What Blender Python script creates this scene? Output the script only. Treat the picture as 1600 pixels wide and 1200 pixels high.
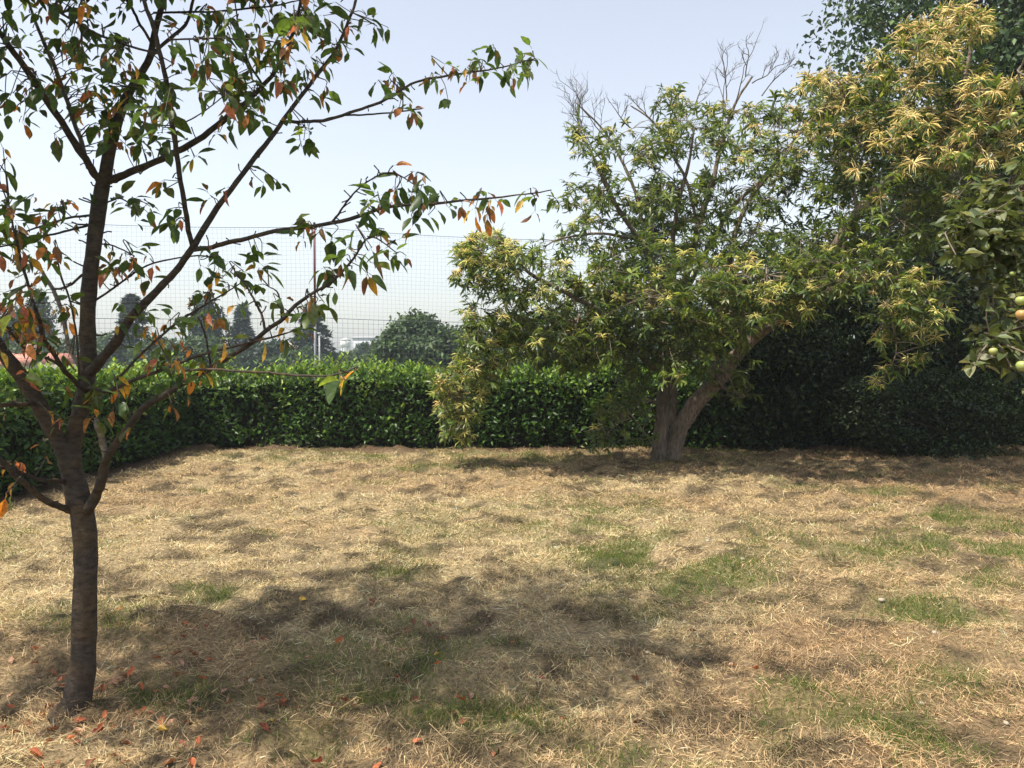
import bpy, math, random
import numpy as np
from mathutils import Matrix, Vector

rng = np.random.default_rng(7)
random.seed(7)
scene = bpy.context.scene
col = scene.collection
for o in list(bpy.data.objects):
    bpy.data.objects.remove(o)

# ------------------------------------------------------------------ camera
FOC = 1202.0            # focal length in pixels of a 1600 x 1200 frame
CAM_H = 1.65
PITCH = math.atan(40 / FOC)
cam_data = bpy.data.cameras.new('camera')
cam_data.sensor_width = 36.0
cam_data.lens = 36.0 * FOC / 1600.0
cam_data.clip_start = 0.05
cam_data.clip_end = 3000
cam = bpy.data.objects.new('camera', cam_data)
cam.location = (0, 0, CAM_H)
cam.rotation_euler = (math.pi / 2 - PITCH, 0, 0)
col.objects.link(cam)
scene.camera = cam

# ------------------------------------------------------------------ sky, sun, exposure
SUN_EL = math.radians(62)
SUN_H = np.array([-0.86, -0.51])          # horizontal direction towards the sun
sun_vec = Vector((SUN_H[0] * math.cos(SUN_EL), SUN_H[1] * math.cos(SUN_EL), math.sin(SUN_EL)))
world = bpy.data.worlds.new('World')
scene.world = world
world.use_nodes = True
wn = world.node_tree.nodes
wn.clear()
sky = wn.new('ShaderNodeTexSky')
sky.sky_type = 'NISHITA'
sky.sun_disc = False
sky.sun_elevation = SUN_EL
sky.sun_rotation = math.atan2(SUN_H[0], SUN_H[1])
sky.altitude = 100
sky.air_density = 1.3
sky.dust_density = 2.0
sky.ozone_density = 3.0
bg = wn.new('ShaderNodeBackground')
bg.inputs['Strength'].default_value = 0.15
wo = wn.new('ShaderNodeOutputWorld')
hs = wn.new('ShaderNodeHueSaturation')          # hazy summer air: a paler blue all over
hs.inputs['Saturation'].default_value = 0.45
tint = wn.new('ShaderNodeVectorMath'); tint.operation = 'MULTIPLY'
tint.inputs[1].default_value = (1.0, 0.985, 0.985)
world.node_tree.links.new(sky.outputs[0], hs.inputs['Color'])
world.node_tree.links.new(hs.outputs[0], tint.inputs[0])
world.node_tree.links.new(tint.outputs[0], bg.inputs[0])
world.node_tree.links.new(bg.outputs[0], wo.inputs[0])
sun_data = bpy.data.lights.new('sun', 'SUN')
sun_data.energy = 5.0
sun_data.angle = math.radians(0.8)
sun_data.color = (1.0, 0.92, 0.79)
sun = bpy.data.objects.new('sun', sun_data)
sun.rotation_euler = sun_vec.to_track_quat('Z', 'Y').to_euler()
sun.location = (-20, -20, 30)
col.objects.link(sun)
scene.view_settings.view_transform = 'Standard'
scene.view_settings.look = 'None'
scene.view_settings.exposure = 0.66
scene.view_settings.gamma = 1.0
scene.view_settings.use_curve_mapping = False
scene.render.engine = 'CYCLES'
scene.cycles.max_bounces = 6
scene.cycles.diffuse_bounces = 3
scene.cycles.glossy_bounces = 2
scene.cycles.transmission_bounces = 4
scene.cycles.volume_bounces = 1

# ------------------------------------------------------------------ helpers
def at(px, py, Y):
    """A point of the photograph, at ground distance Y from the camera."""
    a = (px - 800) / FOC
    b = (600 - py) / FOC
    dy = math.cos(PITCH) + b * math.sin(PITCH)
    dz = -math.sin(PITCH) + b * math.cos(PITCH)
    return np.array([a / dy * Y, Y, CAM_H + dz / dy * Y])

def project(P):
    P = np.asarray(P, float)
    d = P - np.array([0, 0, CAM_H])
    f = d[..., 1] * math.cos(PITCH) - d[..., 2] * math.sin(PITCH)
    u = d[..., 1] * math.sin(PITCH) + d[..., 2] * math.cos(PITCH)
    f = np.maximum(f, 0.05)
    return 800 + FOC * d[..., 0] / f, 600 - FOC * u / f, f

def unit(v):
    v = np.asarray(v, float)
    return v / np.maximum(np.linalg.norm(v, axis=-1, keepdims=True), 1e-9)

def _hash(ix, iy, seed):
    h = (ix.astype(np.int64) * 374761393 + iy.astype(np.int64) * 668265263 + seed * 1442695041) & 0x7fffffff
    h = ((h ^ (h >> 13)) * 1274126177) & 0x7fffffff
    return ((h ^ (h >> 16)) & 0xffff) / 65535.0

def vnoise(x, y, seed=0):
    ix = np.floor(x); iy = np.floor(y)
    fx = x - ix; fy = y - iy
    fx = fx * fx * (3 - 2 * fx); fy = fy * fy * (3 - 2 * fy)
    a = _hash(ix, iy, seed); b = _hash(ix + 1, iy, seed)
    c = _hash(ix, iy + 1, seed); d = _hash(ix + 1, iy + 1, seed)
    return (a + (b - a) * fx) * (1 - fy) + (c + (d - c) * fx) * fy

def fbm(x, y, seed=0, octs=4):
    s = 0; amp = 0.5; t = 0
    for k in range(octs):
        s = s + amp * vnoise(x * 2 ** k, y * 2 ** k, seed + k * 17); t += amp; amp *= 0.5
    return s / t

def smooth(a, b, x):
    t = np.clip((x - a) / (b - a), 0, 1)
    return t * t * (3 - 2 * t)

class MB:
    """Collects numpy geometry and links it as one mesh."""
    def __init__(self):
        self.v = []; self.c = []; self.f = []; self.n = 0
    def add(self, v, f, c=(0.5, 0.5, 0.5)):
        v = np.asarray(v, float).reshape(-1, 3)
        c = np.asarray(c, float)
        if c.ndim == 1: c = np.tile(c, (len(v), 1))
        self.v.append(v); self.c.append(c)
        if isinstance(f, (list, tuple)) and len(f) and isinstance(f[0], np.ndarray):
            fs = f
        else:
            fs = [np.asarray(f, int)]
        for g in fs:
            if len(g): self.f.append(g + self.n)
        self.n += len(v)
    def tube(self, pts, rad, sides=7, c=(0.1, 0.08, 0.06), cap=True, jit=0.0):
        pts = np.asarray(pts, float); rad = np.asarray(rad, float)
        n = len(pts)
        t = unit(np.gradient(pts, axis=0))
        ref = np.array([0.31, 0.2, 0.93]) if abs(t[0][2]) < 0.9 else np.array([1.0, 0.1, 0])
        a = np.zeros((n, 3)); 
        a0 = unit(np.cross(t[0], ref)); 
        for i in range(n):
            a0 = unit(a0 - t[i] * np.dot(a0, t[i])); a[i] = a0
        b = np.cross(t, a)
        th = np.arange(sides) / sides * 2 * math.pi
        rr = rad[:, None] * (1 + jit * (rng.random((n, sides)) - 0.5))
        ring = pts[:, None, :] + rr[..., None] * (np.cos(th)[None, :, None] * a[:, None, :] + np.sin(th)[None, :, None] * b[:, None, :])
        idx = np.arange(n * sides).reshape(n, sides)
        q = np.stack([idx[:-1], np.roll(idx, -1, 1)[:-1], np.roll(idx, -1, 1)[1:], idx[1:]], -1).reshape(-1, 4)
        v = ring.reshape(-1, 3)
        fs = [q]
        if cap:
            v = np.vstack([v, pts[0], pts[-1]])
            k0 = n * sides; k1 = k0 + 1
            j = np.arange(sides); j2 = (j + 1) % sides
            fs.append(np.stack([np.full(sides, k0), j2, j], -1))
            fs.append(np.stack([np.full(sides, k1), (n - 1) * sides + j, (n - 1) * sides + j2], -1))
        self.add(v, fs, c)
    def box(self, lo, hi, c=(0.5, 0.5, 0.5)):
        x0, y0, z0 = lo; x1, y1, z1 = hi
        v = [(x0,y0,z0),(x1,y0,z0),(x1,y1,z0),(x0,y1,z0),(x0,y0,z1),(x1,y0,z1),(x1,y1,z1),(x0,y1,z1)]
        self.add(v, np.array([(0,3,2,1),(4,5,6,7),(0,1,5,4),(1,2,6,5),(2,3,7,6),(3,0,4,7)]), c)
    def mesh(self, name, mat, smooth_shade=False):
        me = bpy.data.meshes.new(name)
        v = np.vstack(self.v); c = np.vstack(self.c)
        me.vertices.add(len(v)); me.vertices.foreach_set('co', v.astype(np.float32).ravel())
        tot = np.concatenate([np.full(len(f), f.shape[1]) for f in self.f])
        loops = np.concatenate([f.ravel() for f in self.f])
        me.loops.add(len(loops)); me.loops.foreach_set('vertex_index', loops.astype(np.int32))
        me.polygons.add(len(tot))
        start = np.concatenate([[0], np.cumsum(tot)[:-1]])
        me.polygons.foreach_set('loop_start', start.astype(np.int32))
        if smooth_shade: me.polygons.foreach_set('use_smooth', np.ones(len(tot), bool))
        me.update(calc_edges=True)
        at_ = me.attributes.new('Col', 'FLOAT_COLOR', 'POINT')
        at_.data.foreach_set('color', np.hstack([c, np.ones((len(c), 1))]).astype(np.float32).ravel())
        me.materials.append(mat)
        me.validate()
        return me
    def build(self, name, mat, parent=None, smooth_shade=False):
        return link(name, self.mesh(name, mat, smooth_shade), parent)

def link(name, me, parent=None):
    o = bpy.data.objects.new(name, me)
    col.objects.link(o)
    if parent is not None:
        o.parent = parent
        if parent.type == 'EMPTY':
            o.matrix_parent_inverse = Matrix.Translation(-parent.location)
    return o

def tag(o, label=None, cat=None, group=None, kind=None):
    if label: o['label'] = label
    if cat: o['category'] = cat
    if group: o['group'] = group
    if kind: o['kind'] = kind
    return o

def empty(name, loc, label, cat, group=None):
    o = bpy.data.objects.new(name, None)
    o.empty_display_size = 0.2
    o.location = loc
    col.objects.link(o)
    return tag(o, label, cat, group)

# ------------------------------------------------------------------ materials
def new_mat(name):
    m = bpy.data.materials.new(name); m.use_nodes = True
    nt = m.node_tree
    for n in list(nt.nodes): nt.nodes.remove(n)
    out = nt.nodes.new('ShaderNodeOutputMaterial')
    return m, nt, out

def leaf_material(name, rough=0.45, spec=0.4, trans=0.35, gain=1.6, mottled=0.25, scale=40):
    m, nt, out = new_mat(name); N = nt.nodes; L = nt.links
    a = N.new('ShaderNodeAttribute'); a.attribute_name = 'Col'
    tc = N.new('ShaderNodeTexCoord')
    nz = N.new('ShaderNodeTexNoise'); nz.inputs['Scale'].default_value = scale; nz.inputs['Detail'].default_value = 2
    L.new(tc.outputs['Object'], nz.inputs['Vector'])
    mr = N.new('ShaderNodeMapRange'); mr.inputs[1].default_value = 0.3; mr.inputs[2].default_value = 0.7
    mr.inputs[3].default_value = 1 - mottled; mr.inputs[4].default_value = 1 + mottled
    L.new(nz.outputs[0], mr.inputs[0])
    mul = N.new('ShaderNodeVectorMath'); mul.operation = 'SCALE'
    L.new(a.outputs['Color'], mul.inputs[0]); L.new(mr.outputs[0], mul.inputs['Scale'])
    p = N.new('ShaderNodeBsdfPrincipled')
    p.inputs['Roughness'].default_value = rough
    p.inputs['Specular IOR Level'].default_value = spec
    L.new(mul.outputs[0], p.inputs['Base Color'])
    if trans > 0:
        t = N.new('ShaderNodeBsdfTranslucent')
        g = N.new('ShaderNodeVectorMath'); g.operation = 'MULTIPLY'
        g.inputs[1].default_value = (gain * 1.1, gain, gain * 0.55)
        L.new(mul.outputs[0], g.inputs[0]); L.new(g.outputs[0], t.inputs['Color'])
        mx = N.new('ShaderNodeMixShader'); mx.inputs[0].default_value = trans
        L.new(p.outputs[0], mx.inputs[1]); L.new(t.outputs[0], mx.inputs[2]); L.new(mx.outputs[0], out.inputs[0])
    else:
        L.new(p.outputs[0], out.inputs[0])
    return m

def rough_material(name, scale=18, stretch=(1, 1, 1), lo=0.55, hi=1.5, bump=0.6, rough=0.9, dist=0.02, spec=0.25, detail=6, patch=None):
    m, nt, out = new_mat(name); N = nt.nodes; L = nt.links
    a = N.new('ShaderNodeAttribute'); a.attribute_name = 'Col'
    tc = N.new('ShaderNodeTexCoord')
    mp = N.new('ShaderNodeMapping'); mp.inputs['Scale'].default_value = stretch
    L.new(tc.outputs['Object'], mp.inputs[0])
    nz = N.new('ShaderNodeTexNoise'); nz.inputs['Scale'].default_value = scale; nz.inputs['Detail'].default_value = detail
    nz.inputs['Roughness'].default_value = 0.65
    L.new(mp.outputs[0], nz.inputs['Vector'])
    mr = N.new('ShaderNodeMapRange'); mr.inputs[1].default_value = 0.3; mr.inputs[2].default_value = 0.7
    mr.inputs[3].default_value = lo; mr.inputs[4].default_value = hi
    L.new(nz.outputs[0], mr.inputs[0])
    src = a.outputs['Color']
    if patch:
        n2 = N.new('ShaderNodeTexNoise'); n2.inputs['Scale'].default_value = patch[0]; n2.inputs['Detail'].default_value = 4
        L.new(tc.outputs['Object'], n2.inputs['Vector'])
        m2 = N.new('ShaderNodeMapRange'); m2.inputs[1].default_value = 0.45; m2.inputs[2].default_value = 0.65
        L.new(n2.outputs[0], m2.inputs[0])
        ml = N.new('ShaderNodeVectorMath'); ml.operation = 'MULTIPLY'; ml.inputs[1].default_value = patch[1]
        L.new(src, ml.inputs[0])
        mx = N.new('ShaderNodeMix'); mx.data_type = 'RGBA'
        L.new(m2.outputs[0], mx.inputs[0]); L.new(src, mx.inputs[6]); L.new(ml.outputs[0], mx.inputs[7])
        src = mx.outputs[2]
    mul = N.new('ShaderNodeVectorMath'); mul.operation = 'SCALE'
    L.new(src, mul.inputs[0]); L.new(mr.outputs[0], mul.inputs['Scale'])
    p = N.new('ShaderNodeBsdfPrincipled'); p.inputs['Roughness'].default_value = rough
    p.inputs['Specular IOR Level'].default_value = spec
    L.new(mul.outputs[0], p.inputs['Base Color'])
    b = N.new('ShaderNodeBump'); b.inputs['Strength'].default_value = bump; b.inputs['Distance'].default_value = dist
    L.new(nz.outputs[0], b.inputs['Height']); L.new(b.outputs[0], p.inputs['Normal'])
    L.new(p.outputs[0], out.inputs[0])
    return m

M = {
    'cherry_leaf': leaf_material('cherry_leaf', 0.42, 0.4, 0.50, 2.0, 0.35, 60),
    'chestnut_leaf': leaf_material('chestnut_leaf', 0.40, 0.45, 0.38, 1.7, 0.2, 9),
    'catkin': leaf_material('catkin', 0.8, 0.2, 0.25, 1.2, 0.15, 30),
    'laurel_leaf': leaf_material('laurel_leaf', 0.40, 0.30, 0.25, 1.8, 0.2, 12),
    'apple_leaf': leaf_material('apple_leaf', 0.5, 0.4, 0.32, 1.6, 0.2, 50),
    'far_leaf': leaf_material('far_leaf', 0.55, 0.3, 0.25, 1.5, 0.25, 1.5),
    'needle': leaf_material('needle', 0.6, 0.3, 0.1, 1.2, 0.25, 2),
    'straw': leaf_material('straw', 0.75, 0.25, 0.22, 1.0, 0.12, 25),
    'grass': leaf_material('grass', 0.5, 0.35, 0.35, 1.5, 0.15, 25),
    'dead_leaf': leaf_material('dead_leaf', 0.7, 0.25, 0.25, 1.3, 0.35, 60),
    'cherry_bark': rough_material('cherry_bark', 26, (1.0, 1.0, 2.0), 0.45, 1.6, 1.0, 0.85, 0.014, patch=(9, (1.35, 1.2, 0.9))),
    'bark': rough_material('bark', 12, (2.6, 2.6, 0.5), 0.35, 1.6, 1.0, 0.92, 0.05, patch=(3, (0.62, 0.66, 0.58))),
    'twig': rough_material('twig', 30, (1, 1, 1), 0.7, 1.3, 0.3, 0.85, 0.004),
    'soil': rough_material('soil', 45, (1, 1, 1), 0.35, 1.6, 1.0, 0.95, 0.03, 0.15, 8),
    'paint': rough_material('paint', 6, (1, 1, 1), 0.88, 1.1, 0.1, 0.6, 0.003),
    'metal': rough_material('metal', 12, (1, 1, 0.3), 0.75, 1.2, 0.15, 0.5, 0.002, 0.5),
    'roof': rough_material('roof', 8, (1, 1, 1), 0.7, 1.25, 0.3, 0.9, 0.02),
    'stone': rough_material('stone', 40, (1, 1, 1), 0.7, 1.2, 0.5, 0.9, 0.004),
    'cord': rough_material('cord', 20, (1, 1, 1), 0.9, 1.1, 0.0, 0.8, 0.001),
    'apple': rough_material('apple', 22, (1, 1, 1), 0.82, 1.12, 0.05, 0.35, 0.001, 0.5),
}

# ------------------------------------------------------------------ ground
HEDGE_X = -5.75        # face of the side hedge
HEDGE_Y = 13.9         # face of the back hedge
def lawn_mask(x, y):
    return smooth(-8.5, -7.0, x) * (1 - smooth(12, 14, x)) * smooth(-3, 0, y) * (1 - smooth(14.2, 14.9, y))

def ground_z(x, y):
    x = np.asarray(x, float); y = np.asarray(y, float)
    h = 0.07 * (fbm(x * 0.45 + 3, y * 0.45, 5, 2) - 0.5)
    c = fbm(x * 2.9 + 9, y * 3.6, 11, 4)
    h = h + 0.13 * np.maximum(c - 0.47, 0) * 2
    h = h + 0.085 * (fbm(x * 5.5, y * 6.5, 23, 3) - 0.5)
    h = h - 0.05 * np.exp(-((x + 2.0) ** 2 + (y - 3.4) ** 2) / 1.2)
    return h * lawn_mask(x, y)

GREEN = [  # green patches of the lawn: px, py, rx, ry, strength
    (930, 815, 90, 22, .7), (1010, 870, 120, 30, .9), (1120, 900, 90, 28, .9), (1460, 962, 85, 20, 1.0), (1480, 812, 50, 14, .9),
    (1560, 830, 60, 20, .7), (1540, 1130, 150, 60, 1.), (1310, 1165, 140, 50, .95), (1240, 1110, 60, 25, .7), (1080, 935, 110, 25, .8), (1500, 870, 140, 40, .7), (880, 830, 80, 20, .6), (760, 1125, 150, 28, .7), (560, 1090, 150, 30, .5),
    (420, 1120, 80, 40, .4), (330, 935, 70, 18, .4), (610, 895, 60, 14, .6), (770, 715, 140, 8, .7), (540, 715, 220, 8, .55),
    (1130, 712, 50, 10, .7), (1390, 770, 60, 8, .5), (1200, 850, 90, 25, .5), (1400, 860, 120, 30, .45), (960, 1170, 90, 30, .45),
    (190, 985, 60, 20, .4), (480, 1165, 60, 30, .5), (1560, 900, 70, 25, .6), (700, 735, 90, 9, .45), (150, 850, 40, 12, .35), (270, 1090, 90, 22, .5)]

def green_amount(x, y):
    px, py, f = project(np.stack([x, y, np.zeros_like(x)], -1))
    g = np.zeros_like(x)
    for cx, cy, rx, ry, s in GREEN:
        d = ((px - cx) / rx) ** 2 + ((py - cy) / ry) ** 2
        g = np.maximum(g, s * np.exp(-d * 0.9))
    n = fbm(x * 2.3 + 40, y * 2.3, 77, 3)
    g = g * smooth(0.30, 0.56, n) * 1.4
    g = g + 0.35 * smooth(0.60, 0.75, fbm(x * 1.3 + 7, y * 1.7 + 3, 91, 3))
    return np.clip(g, 0, 1)

def hay_color(x, y):
    n1 = fbm(x * 0.55 + 20, y * 0.7 + 4, 31, 3)
    n2 = fbm(x * 4.6, y * 5.6, 37, 4)
    pale = np.array([0.68, 0.525, 0.295]); tan = np.array([0.55, 0.38, 0.21]); dull = np.array([0.17, 0.13, 0.08])
    px, py, f = project(np.stack([x, y, np.zeros_like(x)], -1))
    lean = smooth(950, 1350, px) * 0.55 + smooth(980, 1150, py) * 0.35
    w = np.clip(smooth(0.42, 0.62, n1) * 0.6 + lean, 0, 1)[:, None]
    c = pale * (1 - w) + tan * w
    d = smooth(0.50, 0.68, n2)[:, None] * 0.85
    return c * (1 - d) + dull * d

fx = np.arange(-8.6, 12.61, 0.07)
gx = np.concatenate([[-450, -250, -140, -80, -45, -26, -16, -11], fx, [15, 19, 26, 40, 70, 130, 250, 450]])
fy = np.arange(1.6, 14.9, 0.07)
gy = np.concatenate([[-450, -200, -80, -30, -12, -6, -3, -1, 0.4, 1.0], fy, [16, 18, 22, 30, 45, 70, 110, 170, 260, 450]])
GX, GY = np.meshgrid(gx, gy)
xs = GX.ravel(); ys = GY.ravel()
zs = ground_z(xs, ys)
nx, ny = len(gx), len(gy)
idx = np.arange(nx * ny).reshape(ny, nx)
quads = np.stack([idx[:-1, :-1], idx[:-1, 1:], idx[1:, 1:], idx[1:, :-1]], -1).reshape(-1, 4)
lm = lawn_mask(xs, ys)[:, None]
gcol = hay_color(xs, ys) * 0.42
ga = green_amount(xs, ys)[:, None] * 0.6
gcol = gcol * (1 - ga) + np.array([0.07, 0.10, 0.03]) * ga
# bare earth under the hedges and the trees
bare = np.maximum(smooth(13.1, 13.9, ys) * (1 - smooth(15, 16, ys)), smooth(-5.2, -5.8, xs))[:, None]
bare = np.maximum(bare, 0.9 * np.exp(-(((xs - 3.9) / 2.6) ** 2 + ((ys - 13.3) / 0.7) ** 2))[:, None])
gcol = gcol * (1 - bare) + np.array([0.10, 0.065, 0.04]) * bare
gcol = gcol * lm + np.array([0.075, 0.10, 0.035]) * (1 - lm)
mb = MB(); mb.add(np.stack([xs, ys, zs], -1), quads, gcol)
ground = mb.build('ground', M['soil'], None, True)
tag(ground, 'lawn of mown dry grass reaching to the hedges', 'ground', kind='structure')

# ------------------------------------------------------------------ cut hay lying on the lawn
def strips(P, D, UP, length, width, bend, c0, c1, seg=2):
    """tapered bent blades: P base, D direction, UP normal; returns v, f, c"""
    n = len(P)
    W = unit(np.cross(D, UP))
    rows = []
    cols = []
    for k in range(seg + 1):
        t = k / seg
        ctr = P + D * (length * t)[:, None] + UP * (bend * t * t)[:, None]
        w = (width * (1 - 0.75 * t) * 0.5)[:, None]
        rows.append(ctr - W * w); rows.append(ctr + W * w)
        cc = c0 * (1 - t) + c1 * t
        cols.append(cc); cols.append(cc)
    v = np.stack(rows, 1).reshape(-1, 3)
    c = np.stack(cols, 1).reshape(-1, 3)
    k = 2 * (seg + 1)
    base = (np.arange(n) * k)[:, None]
    fs = []
    for s in range(seg):
        fs.append(np.stack([base[:, 0] + 2 * s, base[:, 0] + 2 * s + 1, base[:, 0] + 2 * s + 3, base[:, 0] + 2 * s + 2], -1))
    return v, np.vstack(fs), c

def sample_lawn(n, power=1.15, ymin=2.3, ymax=14.0):
    u = rng.random(n)
    a = 2 - power            # density per area ~ Y^-(power); frustum width ~ Y
    y = (ymin ** a + u * (ymax ** a - ymin ** a)) ** (1 / a)
    x = (rng.random(n) * 2 - 1) * (0.74 * y + 0.7)
    k = (x > HEDGE_X + 0.1)
    return x[k], y[k]

def hay_layer(n, lmin, lmax, wmul, tilt, lift, seg=1):
    x, y = sample_lawn(n)
    ga = green_amount(x, y)
    bare_ = np.maximum(smooth(13.2, 13.9, y), 0.9 * np.exp(-(((x - 3.9) / 2.6) ** 2 + ((y - 13.3) / 0.7) ** 2)))
    clump = fbm(x * 3.3 + 5, y * 4.2 + 1, 61, 4)
    keep = rng.random(len(x)) > np.clip(ga * 0.5 + bare_ * 0.8 + 0.62 * smooth(0.55, 0.40, clump), 0, .97)
    x = x[keep]; y = y[keep]; clump = clump[keep]
    n = len(x)
    # swathe direction wanders over the lawn
    base = 6.28 * fbm(x * 0.8, y * 0.8, 71, 2) * 1.5
    th = base + rng.normal(0, 0.75, n)
    ph = rng.normal(0.06, tilt, n)
    D = np.stack([np.cos(th) * np.cos(ph), np.sin(th) * np.cos(ph), np.sin(ph)], -1)
    UP = unit(np.stack([rng.normal(0, 0.35, n), rng.normal(0, 0.35, n), np.ones(n)], -1))
    L = rng.uniform(lmin, lmax, n)
    W = rng.uniform(0.0018, 0.0040, n) * wmul * (1 + np.maximum(y - 4, 0) * 0.16)
    z = ground_z(x, y) + rng.uniform(-0.002, lift, n) * (0.4 + 1.6 * smooth(0.45, 0.68, clump))
    P = np.stack([x, y, z], -1) - D * (L * 0.5)[:, None]
    zmin = ground_z(P[:, 0], P[:, 1]) - 0.004
    P[:, 2] = np.maximum(P[:, 2], zmin)
    c = hay_color(x, y) * rng.lognormal(0, 0.27, n)[:, None]
    warm = rng.random(n)[:, None]
    c = c * (np.array([1.06, 1.0, 0.9]) * warm + np.array([0.97, 1.0, 1.06]) * (1 - warm))
    dk = rng.random(n) < 0.20
    c[dk] *= np.array([0.45, 0.42, 0.40])
    c = np.clip(c, 0.02, 0.82)
    v, f, cc = strips(P, D, UP, L, W, rng.normal(-0.008, 0.014, n), c * 0.92, c, seg)
    return v, f, cc
def hay_tufts(nt, m, lmin, lmax):
    """little matted heaps: blades leaning out of one spot"""
    x, y = sample_lawn(nt, 1.3)
    ga = green_amount(x, y)
    clump = fbm(x * 3.3 + 5, y * 4.2 + 1, 61, 4)
    keep = rng.random(len(x)) > np.clip(ga * .6 + smooth(13.3, 13.9, y) * .8 + .5 * smooth(.56, .42, clump), 0, .97)
    x = np.repeat(x[keep], m); y = np.repeat(y[keep], m)
    n = len(x)
    cx, cy = x.copy(), y.copy()
    rad = np.repeat(rng.uniform(.02, .07, n // m), m)
    x = x + rng.normal(0, 1, n) * rad; y = y + rng.normal(0, 1, n) * rad * .8
    lean = np.repeat(rng.random(n // m) * 6.283, m)
    th = lean + rng.normal(0, 1.0, n)
    ph = np.clip(rng.normal(.38, .34, n), -.2, 1.25)
    D = np.stack([np.cos(th) * np.cos(ph), np.sin(th) * np.cos(ph), np.sin(ph)], -1)
    UP = unit(np.stack([rng.normal(0, .6, n), rng.normal(0, .6, n), np.ones(n)], -1))
    L = rng.uniform(lmin, lmax, n)
    W = rng.uniform(.0018, .0040, n) * (1 + np.maximum(y - 4, 0) * .17)
    P = np.stack([x, y, ground_z(x, y) - .004 + rng.uniform(0, .02, n)], -1)
    tone = np.repeat(rng.lognormal(0, .25, n // m), m)
    c = hay_color(cx, cy) * (rng.lognormal(0, .25, n) * tone)[:, None]
    dk = rng.random(n) < .2; c[dk] *= np.array([.45, .42, .38])
    gr = rng.random(n) < .07; c[gr] = c[gr] * .3 + np.array([.08, .10, .035]) * .7
    c = np.clip(c, .02, .8)
    bend = rng.normal(-.010, .012, n)
    k = y < 5.5
    out = []
    for sel, sg in ((k, 2), (~k, 1)):
        out.append(strips(P[sel], D[sel], UP[sel], L[sel], W[sel], bend[sel], c[sel] * .8, c[sel], sg))
    return out
mb = MB()
mb.add(*hay_layer(170000, 0.015, 0.06, 0.85, 0.28, 0.02))
mb.add(*hay_layer(70000, 0.04, 0.12, 0.72, 0.26, 0.035))
mb.add(*hay_layer(6000, 0.12, 0.26, 0.65, 0.20, 0.05, 2))
for part in hay_tufts(21000, 16, .018, .070): mb.add(*part)
hay = mb.build('dry_hay', M['straw'])
tag(hay, 'loose dry cut hay strewn all over the lawn', 'hay', kind='stuff')

def grass_blades(n):
    x, y = sample_lawn(n * 6, 1.2)
    ga = green_amount(x, y)
    k = rng.random(len(x)) < ga ** 1.3 * 0.9 + 0.012
    x = x[k][:n]; y = y[k][:n]; n = len(x)
    th = rng.random(n) * 6.283
    ph = rng.normal(1.0, 0.3, n)
    D = np.stack([np.cos(th) * np.cos(ph), np.sin(th) * np.cos(ph), np.sin(ph)], -1)
    UP = unit(np.stack([np.cos(th + 1.57), np.sin(th + 1.57), 0.4 * np.ones(n)], -1))
    L = rng.uniform(0.02, 0.07, n)
    W = rng.uniform(0.003, 0.0055, n) * (1 + np.maximum(y - 4, 0) * 0.12)
    P = np.stack([x, y, ground_z(x, y) - 0.004], -1)
    mixv = rng.random(n)[:, None]
    c = np.array([0.08, 0.14, 0.03]) * (1 - mixv) + np.array([0.18, 0.23, 0.055]) * mixv
    dry = rng.random(n) < 0.2
    c[dry] = np.array([0.42, 0.34, 0.17])
    return strips(P, D, UP, L, W, rng.normal(0.0, 0.012, n), c * 0.8, c, 1)
mb = MB(); mb.add(*grass_blades(90000))
grass = mb.build('green_grass', M['grass'])
tag(grass, 'short green grass regrowing in patches through the hay', 'grass', kind='stuff')

# ------------------------------------------------------------------ leaves
def leaf_shape(L, w, fold=0.25, droop=0.25, tip=0.6, seg=4, curl=0.0, petiole=0.0, pr=0.0012, seed=0):
    """a leaf along +X with its upper side at +Z: v, faces"""
    r = np.random.default_rng(seed)
    t = np.linspace(0, 1, seg + 1)
    prof = np.sin(np.pi * t ** tip) ** 0.85
    prof[0] = 0.0; prof[-1] = 0.0
    x = petiole + L * t
    z = -droop * L * t ** 1.7
    mid = np.stack([x, curl * L * np.sin(t * 2.2), z], -1)
    hw = prof * w * 0.5
    wob = 1 + 0.18 * (r.random(seg + 1) - 0.5)
    lft = mid + np.stack([0 * t, hw * wob, hw * fold * (1 + 0.5 * np.sin(7 * t))], -1)
    rgt = mid + np.stack([0 * t, -hw * wob, hw * fold * (1 - 0.4 * np.sin(6 * t))], -1)
    v = [*mid, *lft[1:-1], *rgt[1:-1]]
    n = seg + 1
    li = [0] + [n + i for i in range(seg - 1)] + [seg]
    ri = [0] + [n + seg - 1 + i for i in range(seg - 1)] + [seg]
    tri = []; quad = []
    for i in range(seg):
        for side, e in ((1, li), (-1, ri)):
            a, b = i, i + 1; c, d = e[i + 1], e[i]
            p = [a, b, c, d] if side > 0 else [b, a, d, c]
            p = list(dict.fromkeys(p))
            (quad if len(p) == 4 else tri).append(p)
    if petiole > 0:
        k = len(v)
        v += [np.array([0, pr, 0]), np.array([0, -pr, 0]), np.array([petiole, -pr, 0]), np.array([petiole, pr, 0]), np.array([petiole * .5, 0, -pr]),]
        quad.append([k, k + 1, k + 2, k + 3]); tri.append([k, k + 4, k + 3]); tri.append([k, k + 3, k + 4][::-1]) if False else None
    fs = []
    if quad: fs.append(np.array(quad))
    if tri: fs.append(np.array(tri))
    return np.array(v), fs

def frames(D, UP):
    X = unit(D); Y = unit(np.cross(UP, X)); Z = np.cross(X, Y)
    return np.stack([X, Y, Z], -1)          # columns

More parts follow.
